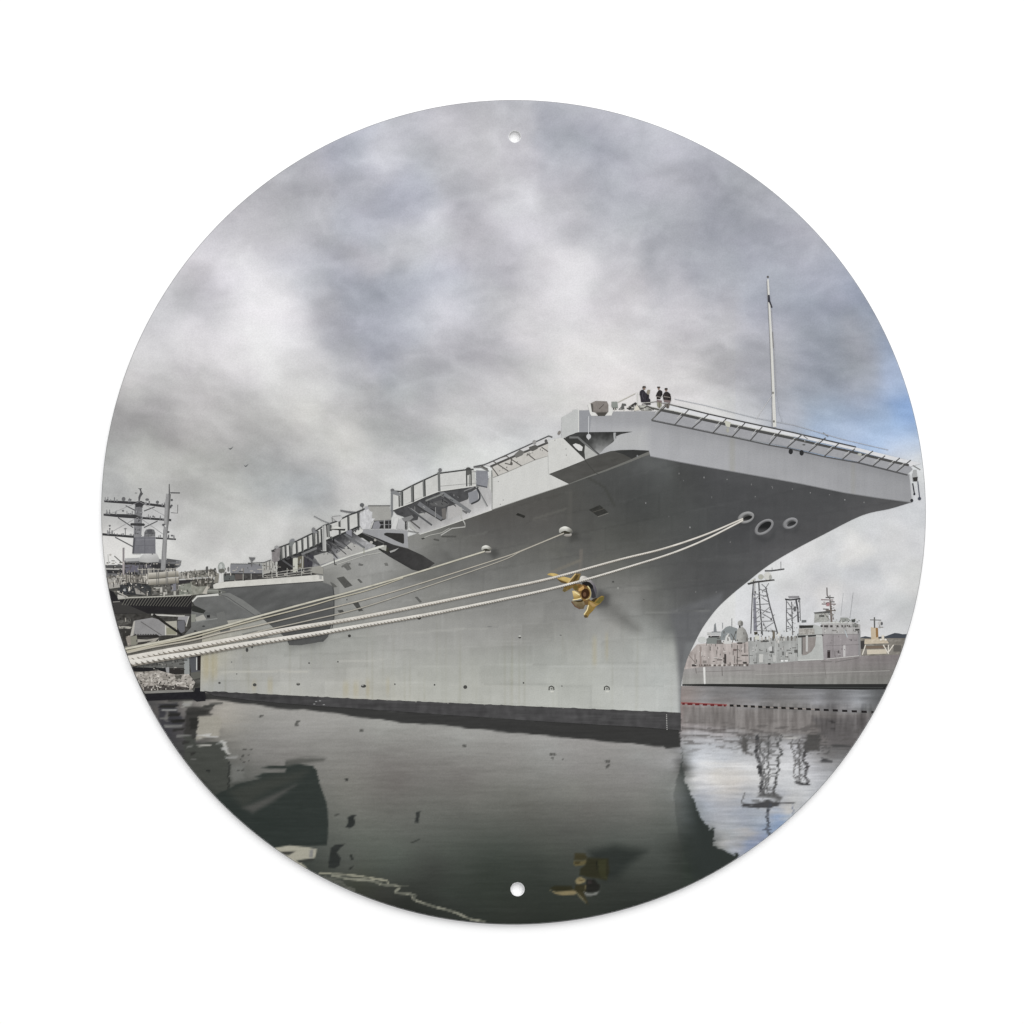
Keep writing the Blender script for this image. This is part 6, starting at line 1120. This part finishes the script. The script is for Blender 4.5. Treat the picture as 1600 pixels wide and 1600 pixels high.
# vent grilles
for q, c in (([(526, 903), (537, 900.5), (551, 915), (539, 919)], 84), ([(551.5, 943), (560, 941), (564, 949), (567.5, 954), (561, 955.5), (557, 950)], 74), ([(527, 954), (535, 952.5), (538, 957), (532, 959)], 78), ([(558, 905.5), (561, 904), (567, 910), (563.5, 911)], 92), ([(648, 933), (652, 932), (659.5, 940.5), (656, 942)], 96),
             ([(920, 796.5), (937, 789), (950.5, 800.5), (934, 806.5)], 54), ([(806, 804.5), (809, 801.5), (821, 806), (819, 809.6)], 44), ([(535, 883), (543, 879), (549, 889), (543, 891)], 104), ([(516, 909), (522, 912), (527, 917), (520, 918)], 96), ([(600, 880), (605, 879), (607, 884), (602, 884)], 110), ([(561, 880), (568, 882), (566, 884), (560, 883)], 100)):
    P = Print('vent_grille', H); P.poly(q, noisy((c, c, c - 4), 10, 2, 2, 230 + c), dense=2)
    if c == 54: P.line([(926, 800.5), (944, 794.5)], .9, (84, 82, 74)); P.line([(934, 807.5), (951, 801.6)], 1.0, (116, 114, 106))
    P.done()

# ------------------------------------------------------------------ fairleads
def fairlead(cx, cy, rx, ry, rot, lo, hi, hole, tube):
    P = Print('fairlead', H)
    cr, sr = math.cos(math.radians(rot)), math.sin(math.radians(rot)); rin = (hole[0] + hole[1]) / 2
    def shade(x, y):
        px, py = (x - cx - hole[2] * .5), (y - cy - hole[3] * .5)
        ex, ey = (px * cr + py * sr) / rx, (-px * sr + py * cr) / ry
        r = np.hypot(ex, ey) + 1e-6; k = np.clip((r - rin) / (1.02 - rin) * 2 - 1, -1, 1)      # across the tube: -1 inner lip, 1 outer lip
        up = -(ex / r * sr + ey / r * cr) * k                                                   # part of the normal that looks up
        f = np.clip(.52 + .42 * up + .34 * np.sqrt(1 - k * k) - .22, 0, 1)
        return np.array([lo], float) * .72 + (np.array([hi], float) * 1.06 - np.array([lo], float) * .72) * f[:, None]
    n = 28; c, s = math.cos(math.radians(rot)), math.sin(math.radians(rot))
    pt = lambda k, t: (cx + rx * k * math.cos(t) * c - ry * k * math.sin(t) * s, cy + rx * k * math.cos(t) * s + ry * k * math.sin(t) * c)
    P.poly([pt(1, 2 * math.pi * i / n) for i in range(n)], shade, dense=.9)
    hp = lambda k, dx, dy: [(cx + dx + rx * hole[0] * k * math.cos(t) * c - ry * hole[1] * k * math.sin(t) * s, cy + dy + rx * hole[0] * k * math.cos(t) * s + ry * hole[1] * k * math.sin(t) * c) for t in np.linspace(0, 2 * math.pi, 25)[:-1]]
    dark = np.array(tube, float); far = dark + (np.array(lo, float) - dark) * .55
    P.poly(hp(1, hole[2], hole[3]), lambda x, y: dark + (far - dark) * np.clip((y - cy - hole[3]) / (ry * hole[1]), 0, 1)[:, None], dense=.9)
    P.done()
for fx, fy, k in ((882.6, 828.0, .0375), (759.2, 856.2, .0285)):
    zF = Z(fx - 600 * k, fy - 470 * k, k)
    P = Print('fairlead', H)
    P.poly(smooth(zF([(350, 570), (375, 430), (470, 355), (600, 320), (740, 355), (870, 440), (940, 545), (905, 600), (800, 575), (700, 530), (600, 505), (480, 545), (410, 600)]), 3), lambda x, y: np.clip(np.array([[230, 229, 219.]]) - (np.clip((y - fy + 110 * k) / (150 * k), 0, 1.3) * 52)[:, None] - (np.clip((x - fx - 60 * k) / (240 * k), 0, 1) * 70)[:, None], 90, 232), dense=.8)
    P.poly(zF([(430, 590), (480, 545), (600, 502), (700, 530), (840, 580), (800, 630), (650, 640), (560, 610), (470, 610)]), (58, 55, 42))
    P.poly(smooth(zF([(550, 690), (640, 640), (760, 640), (860, 615), (885, 660), (860, 715), (790, 745), (680, 755), (580, 725)]), 3), lambda x, y: np.clip(np.array([[172, 167, 158.]]) - (np.clip((y - fy - 190 * k) / (90 * k), 0, 1) * 50)[:, None], 60, 200), dense=.8)
    P.done()
fairlead(1165.4, 808.6, 13.4, 8.8, -20, (100, 100, 99), (168, 168, 168), (.6, .36, 2.2, 1.2), (32, 32, 32))
fairlead(1193.8, 823.8, 17.0, 10.2, -36, (100, 100, 102), (158, 158, 160), (.74, .56, .6, -.2), (30, 31, 32))
fairlead(1234.4, 817.6, 12.6, 8.2, -24, (96, 97, 98), (160, 160, 163), (.6, .36, 2.4, 1.2), (44, 45, 46))

# ------------------------------------------------------------------ gilded anchor
P = Print('anchor', H, 'gold painted anchor housed in the grey hull', sat=.88)
zQ = Z(850, 885, .0625)
def gold(c, amp=16, s=3, seed=251, grad=None):
    return noisy(c, amp, s, s, seed, grad)
P.poly(smooth(zQ([(890, 330), (920, 255), (980, 235), (1070, 265), (1160, 330), (1250, 430), (1310, 560), (1320, 680), (1280, 770), (1235, 740), (1240, 640), (1215, 540), (1150, 440), (1050, 385), (960, 370), (890, 375)]), 3),
       lambda x, y: np.clip(np.array([[228, 224, 214.]]) - ((x - 907) * 4.6 + (y - 900) * 1.4)[:, None] * np.array([[1, 1, .86]]), 84, 228), dense=1.2)
P.poly(zQ([(950, 405), (1060, 370), (1150, 400), (1225, 480), (1235, 545), (1180, 570), (1120, 520), (1060, 490), (960, 470)]), (28, 27, 26)).poly(zQ([(1160, 560), (1240, 550), (1285, 700), (1300, 770), (1240, 795), (1180, 780), (1190, 660)]), (52, 52, 56))
P.poly(zQ([(80, 192), (160, 165), (280, 175), (380, 215), (480, 250), (640, 290), (710, 310), (640, 405), (560, 422), (430, 390), (340, 310), (230, 250), (100, 215)]), lambda x, y: np.clip(np.array([[200, 172, 102.]]) - (np.clip((y - 897 - (x - 856) * .36) / 5, 0, 1)[:, None] * np.array([[86, 84, 62.]])) + (fbm(x / 3, y / 3, 255, 3) * 14)[:, None], 40, 236), dense=1.2)
P.poly(zQ([(330, 310), (430, 350), (560, 396), (560, 428), (430, 405), (350, 340)]), (92, 72, 38))
P.poly(zQ([(790, 175), (920, 180), (870, 345), (740, 520), (620, 585), (520, 640), (460, 615), (500, 520), (590, 425), (680, 300)]), gold((118, 96, 50), 22), dense=1.3).poly(zQ([(800, 215), (870, 220), (800, 340), (710, 390)]), (80, 64, 32)).line(zQ((795, 178), (690, 300), (590, 430)), 1.7, (206, 178, 122)).poly(zQ([(470, 600), (530, 560), (560, 600), (510, 645)]), (100, 88, 52))
P.poly(zQ([(720, 460), (880, 430), (980, 470), (1060, 490), (1110, 485), (1160, 560), (1172, 700), (1130, 815), (1180, 860), (1100, 960), (1010, 960), (960, 840), (880, 760), (860, 640), (780, 600), (730, 570)]), gold((128, 97, 50), 40, 2.4), dense=1.2)
P.poly(zQ([(740, 480), (850, 480), (840, 600), (760, 590)]), (98, 84, 40)).poly(zQ([(870, 560), (1000, 470), (1000, 560), (930, 610), (860, 620)]), (194, 152, 90)).poly(zQ([(960, 440), (1060, 490), (1040, 540), (990, 500)]), (104, 70, 36))
P.poly(zQ([(705, 610), (760, 605), (850, 650), (905, 690), (890, 730), (935, 790), (840, 825), (720, 850), (745, 800), (725, 720)]), lambda x, y: np.clip(np.array([[222, 196, 132.]]) - (np.clip((y - 926) / 8, 0, 1)[:, None] * np.array([[56, 60, 60.]])) - (np.clip((x - 901) / 8, 0, 1) * 34)[:, None], 60, 240), dense=1.1).line(zQ((715, 838), (830, 822), (935, 788)), 1.5, (240, 222, 164)).line(zQ((760, 640), (890, 720)), 1.1, (240, 226, 176))
P.oval(*zQ((1032, 682))[0], 6.4, 8.2, (58, 35, 16), rot=8).oval(*zQ((1015, 700))[0], 2.5, 3.6, (104, 74, 52)).line(smooth(zQ((1090, 490), (1145, 560), (1168, 690), (1130, 795), (1040, 832)), 4), 1.4, (182, 166, 116)).line(zQ((1090, 490), (1140, 555)), 1.5, (216, 206, 150))
P.poly(zQ([(680, 870), (740, 870), (860, 885), (960, 860), (1010, 880), (1030, 960), (985, 1060), (900, 1062), (800, 1010), (720, 950)]), gold((128, 114, 84), 14, 3, 252, ('y', 940, 952, (96, 80, 56))), dense=1.2).poly(zQ([(735, 862), (900, 848), (985, 828), (960, 885), (850, 895)]), (58, 46, 20)).line(zQ((688, 880), (780, 1000), (900, 1062)), 1.6, (106, 78, 62))
P.poly(zQ([(1000, 870), (1110, 840), (1180, 860), (1110, 960), (1020, 965)]), gold((110, 84, 50), 16), dense=1.3)
P.poly(zQ([(1110, 870), (1180, 855), (1260, 885), (1330, 800), (1440, 730), (1505, 745), (1490, 830), (1400, 930), (1300, 1000), (1230, 1100), (1130, 1200), (1090, 1282), (1010, 1262), (1000, 1190), (1060, 1080), (1100, 960)]), gold((142, 115, 54), 16, 3, 257), dense=1.3)
P.poly(zQ([(1180, 855), (1250, 895), (1340, 790), (1290, 790), (1230, 815)]), (62, 50, 28)).poly(zQ([(1290, 910), (1390, 785), (1500, 745), (1490, 830), (1380, 930)]), (106, 96, 44)).poly(zQ([(1130, 875), (1200, 900), (1315, 985), (1220, 1015), (1150, 950)]), (172, 140, 86)).line(zQ((1112, 965), (1080, 1085), (1000, 1205)), 1.7, (234, 216, 162)).oval(*zQ((1045, 1250))[0], 2.8, 2, (92, 74, 42))
P.done()

# ------------------------------------------------------------------ mooring ropes
def rope(pts, w0, w1, col, twist=False, under=None):
    P = Print('mooring_rope', H)
    p = smooth(pts, 8)
    # pts run from the ship to the quay
    q = np.array(p); L = np.concatenate([[0], np.cumsum(np.hypot(*np.diff(q, axis=0).T))]); tot = L[-1]
    at = lambda s: np.array([np.interp(s, L, q[:, 0]), np.interp(s, L, q[:, 1])])
    wid = lambda s: w0 + (w1 - w0) * (s / tot) ** 1.6
    n = 90; ss = np.linspace(0, tot, n)
    def ribbon(off0, off1, c):
        a, b = [], []
        for s in ss:
            t = at(min(s + 2, tot)) - at(max(s - 2, 0)); t /= np.hypot(*t); nr = np.array([t[1], -t[0]])   # towards the lower side
            if nr[1] < 0: nr = -nr
            o = at(s); a.append(o + nr * off0 * wid(s)); b.append(o + nr * off1 * wid(s))
        for i in range(n - 1):
            quad = [tuple(a[i]), tuple(a[i + 1]), tuple(b[i + 1]), tuple(b[i])]
            P.poly(quad, c)
    if under: ribbon(.1, .62, under)
    ribbon(-.5, .34 if under else .5, col)
    if twist:
        s = tot * .12
        while s < tot - 2:
            w = wid(s); t = at(min(s + 2, tot)) - at(s - 2); t /= np.hypot(*t); nr = np.array([t[1], -t[0]])
            if nr[1] < 0: nr = -nr
            o = at(s)
            # the lay of the rope: small slanting shaded notches
            a = o + nr * w * .02 + t * w * .30; b = o + nr * w * .54 - t * w * .28
            P.poly([tuple(a + t * w * .10), tuple(a - t * w * .08), tuple(b - t * w * .20), tuple(b + t * w * .22)], twist)
            s += w * 0.98
    P.done()
CREAM = noisy((198, 193, 172), 20, 9, 4, 261); WHITE_R = noisy((218, 212, 200), 20, 8, 4, 263)
rope([(757.5, 861.5), (667.5, 889.7), (611, 906.6), (536, 928), (500, 937), (400, 964), (350, 978.5), (300, 991), (275, 998), (196, 1014)], 2.6, 3.8, CREAM, under=(112, 108, 92))
rope([(630, 903), (575, 922), (523, 935.6), (480, 948.2), (400, 968.6), (350, 982), (300, 996), (250, 1006), (198, 1018)], 1.6, 3.0, noisy((190, 182, 156), 10, 8, 2, 265), under=(96, 92, 76))
rope([(881, 833), (815.6, 860), (780, 872.8), (649, 914), (574, 935.6), (480, 959), (400, 978), (350, 988), (300, 1000.4), (240, 1011), (199, 1020)], 1.6, 2.6, noisy((186, 178, 160), 8, 8, 2, 267), under=(108, 104, 92))
rope([(881, 833.6), (815.6, 860.8), (780, 877.5), (648.8, 922.5), (555, 952.5), (480, 970), (412.5, 985), (350, 1000), (250, 1017), (200, 1026)], 1.5, 2.2, noisy((176, 170, 154), 8, 8, 2, 269), under=(104, 100, 90))
rope([(1161, 810.4), (1100.7, 835.8), (1035, 857.7), (969, 874), (860, 903.6), (780, 920.6), (667.5, 944), (555, 966), (462.5, 981), (381, 995.8), (300, 1010.4), (275, 1014.6), (200, 1029)], 2.4, 8.8, WHITE_R, twist=(134, 124, 110), under=(160, 151, 136))
rope([(1161, 813), (1100.7, 843.5), (1048, 865), (991, 883), (925.6, 902.5), (860, 920), (780, 937.5), (667.5, 960), (574, 976), (480, 992), (381, 1007), (300, 1021), (275, 1024.6), (200, 1036.5)], 2.4, 9.4, noisy((222, 217, 206), 20, 8, 4, 271), twist=(110, 103, 92), under=(156, 148, 134))

# ------------------------------------------------------------------ ink wrapped over the rounded edge of the plate
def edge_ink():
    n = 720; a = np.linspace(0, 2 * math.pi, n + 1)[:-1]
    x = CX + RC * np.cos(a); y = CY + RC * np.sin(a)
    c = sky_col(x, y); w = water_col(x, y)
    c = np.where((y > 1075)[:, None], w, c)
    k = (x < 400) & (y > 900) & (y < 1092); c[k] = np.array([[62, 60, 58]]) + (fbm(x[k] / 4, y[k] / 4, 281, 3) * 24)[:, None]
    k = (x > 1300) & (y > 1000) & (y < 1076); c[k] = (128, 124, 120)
    c = c * 0.8 - 6  # darker all round: the shade of the rounded rim is put into its ink
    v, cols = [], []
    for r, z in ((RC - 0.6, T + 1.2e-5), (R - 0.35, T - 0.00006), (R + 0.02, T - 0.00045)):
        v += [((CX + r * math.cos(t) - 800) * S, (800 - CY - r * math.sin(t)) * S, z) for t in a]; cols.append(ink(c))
    f = []
    for k in range(2):
        for i in range(n):
            j = (i + 1) % n; f.append((k * n + i, (k + 1) * n + i, (k + 1) * n + j, k * n + j))
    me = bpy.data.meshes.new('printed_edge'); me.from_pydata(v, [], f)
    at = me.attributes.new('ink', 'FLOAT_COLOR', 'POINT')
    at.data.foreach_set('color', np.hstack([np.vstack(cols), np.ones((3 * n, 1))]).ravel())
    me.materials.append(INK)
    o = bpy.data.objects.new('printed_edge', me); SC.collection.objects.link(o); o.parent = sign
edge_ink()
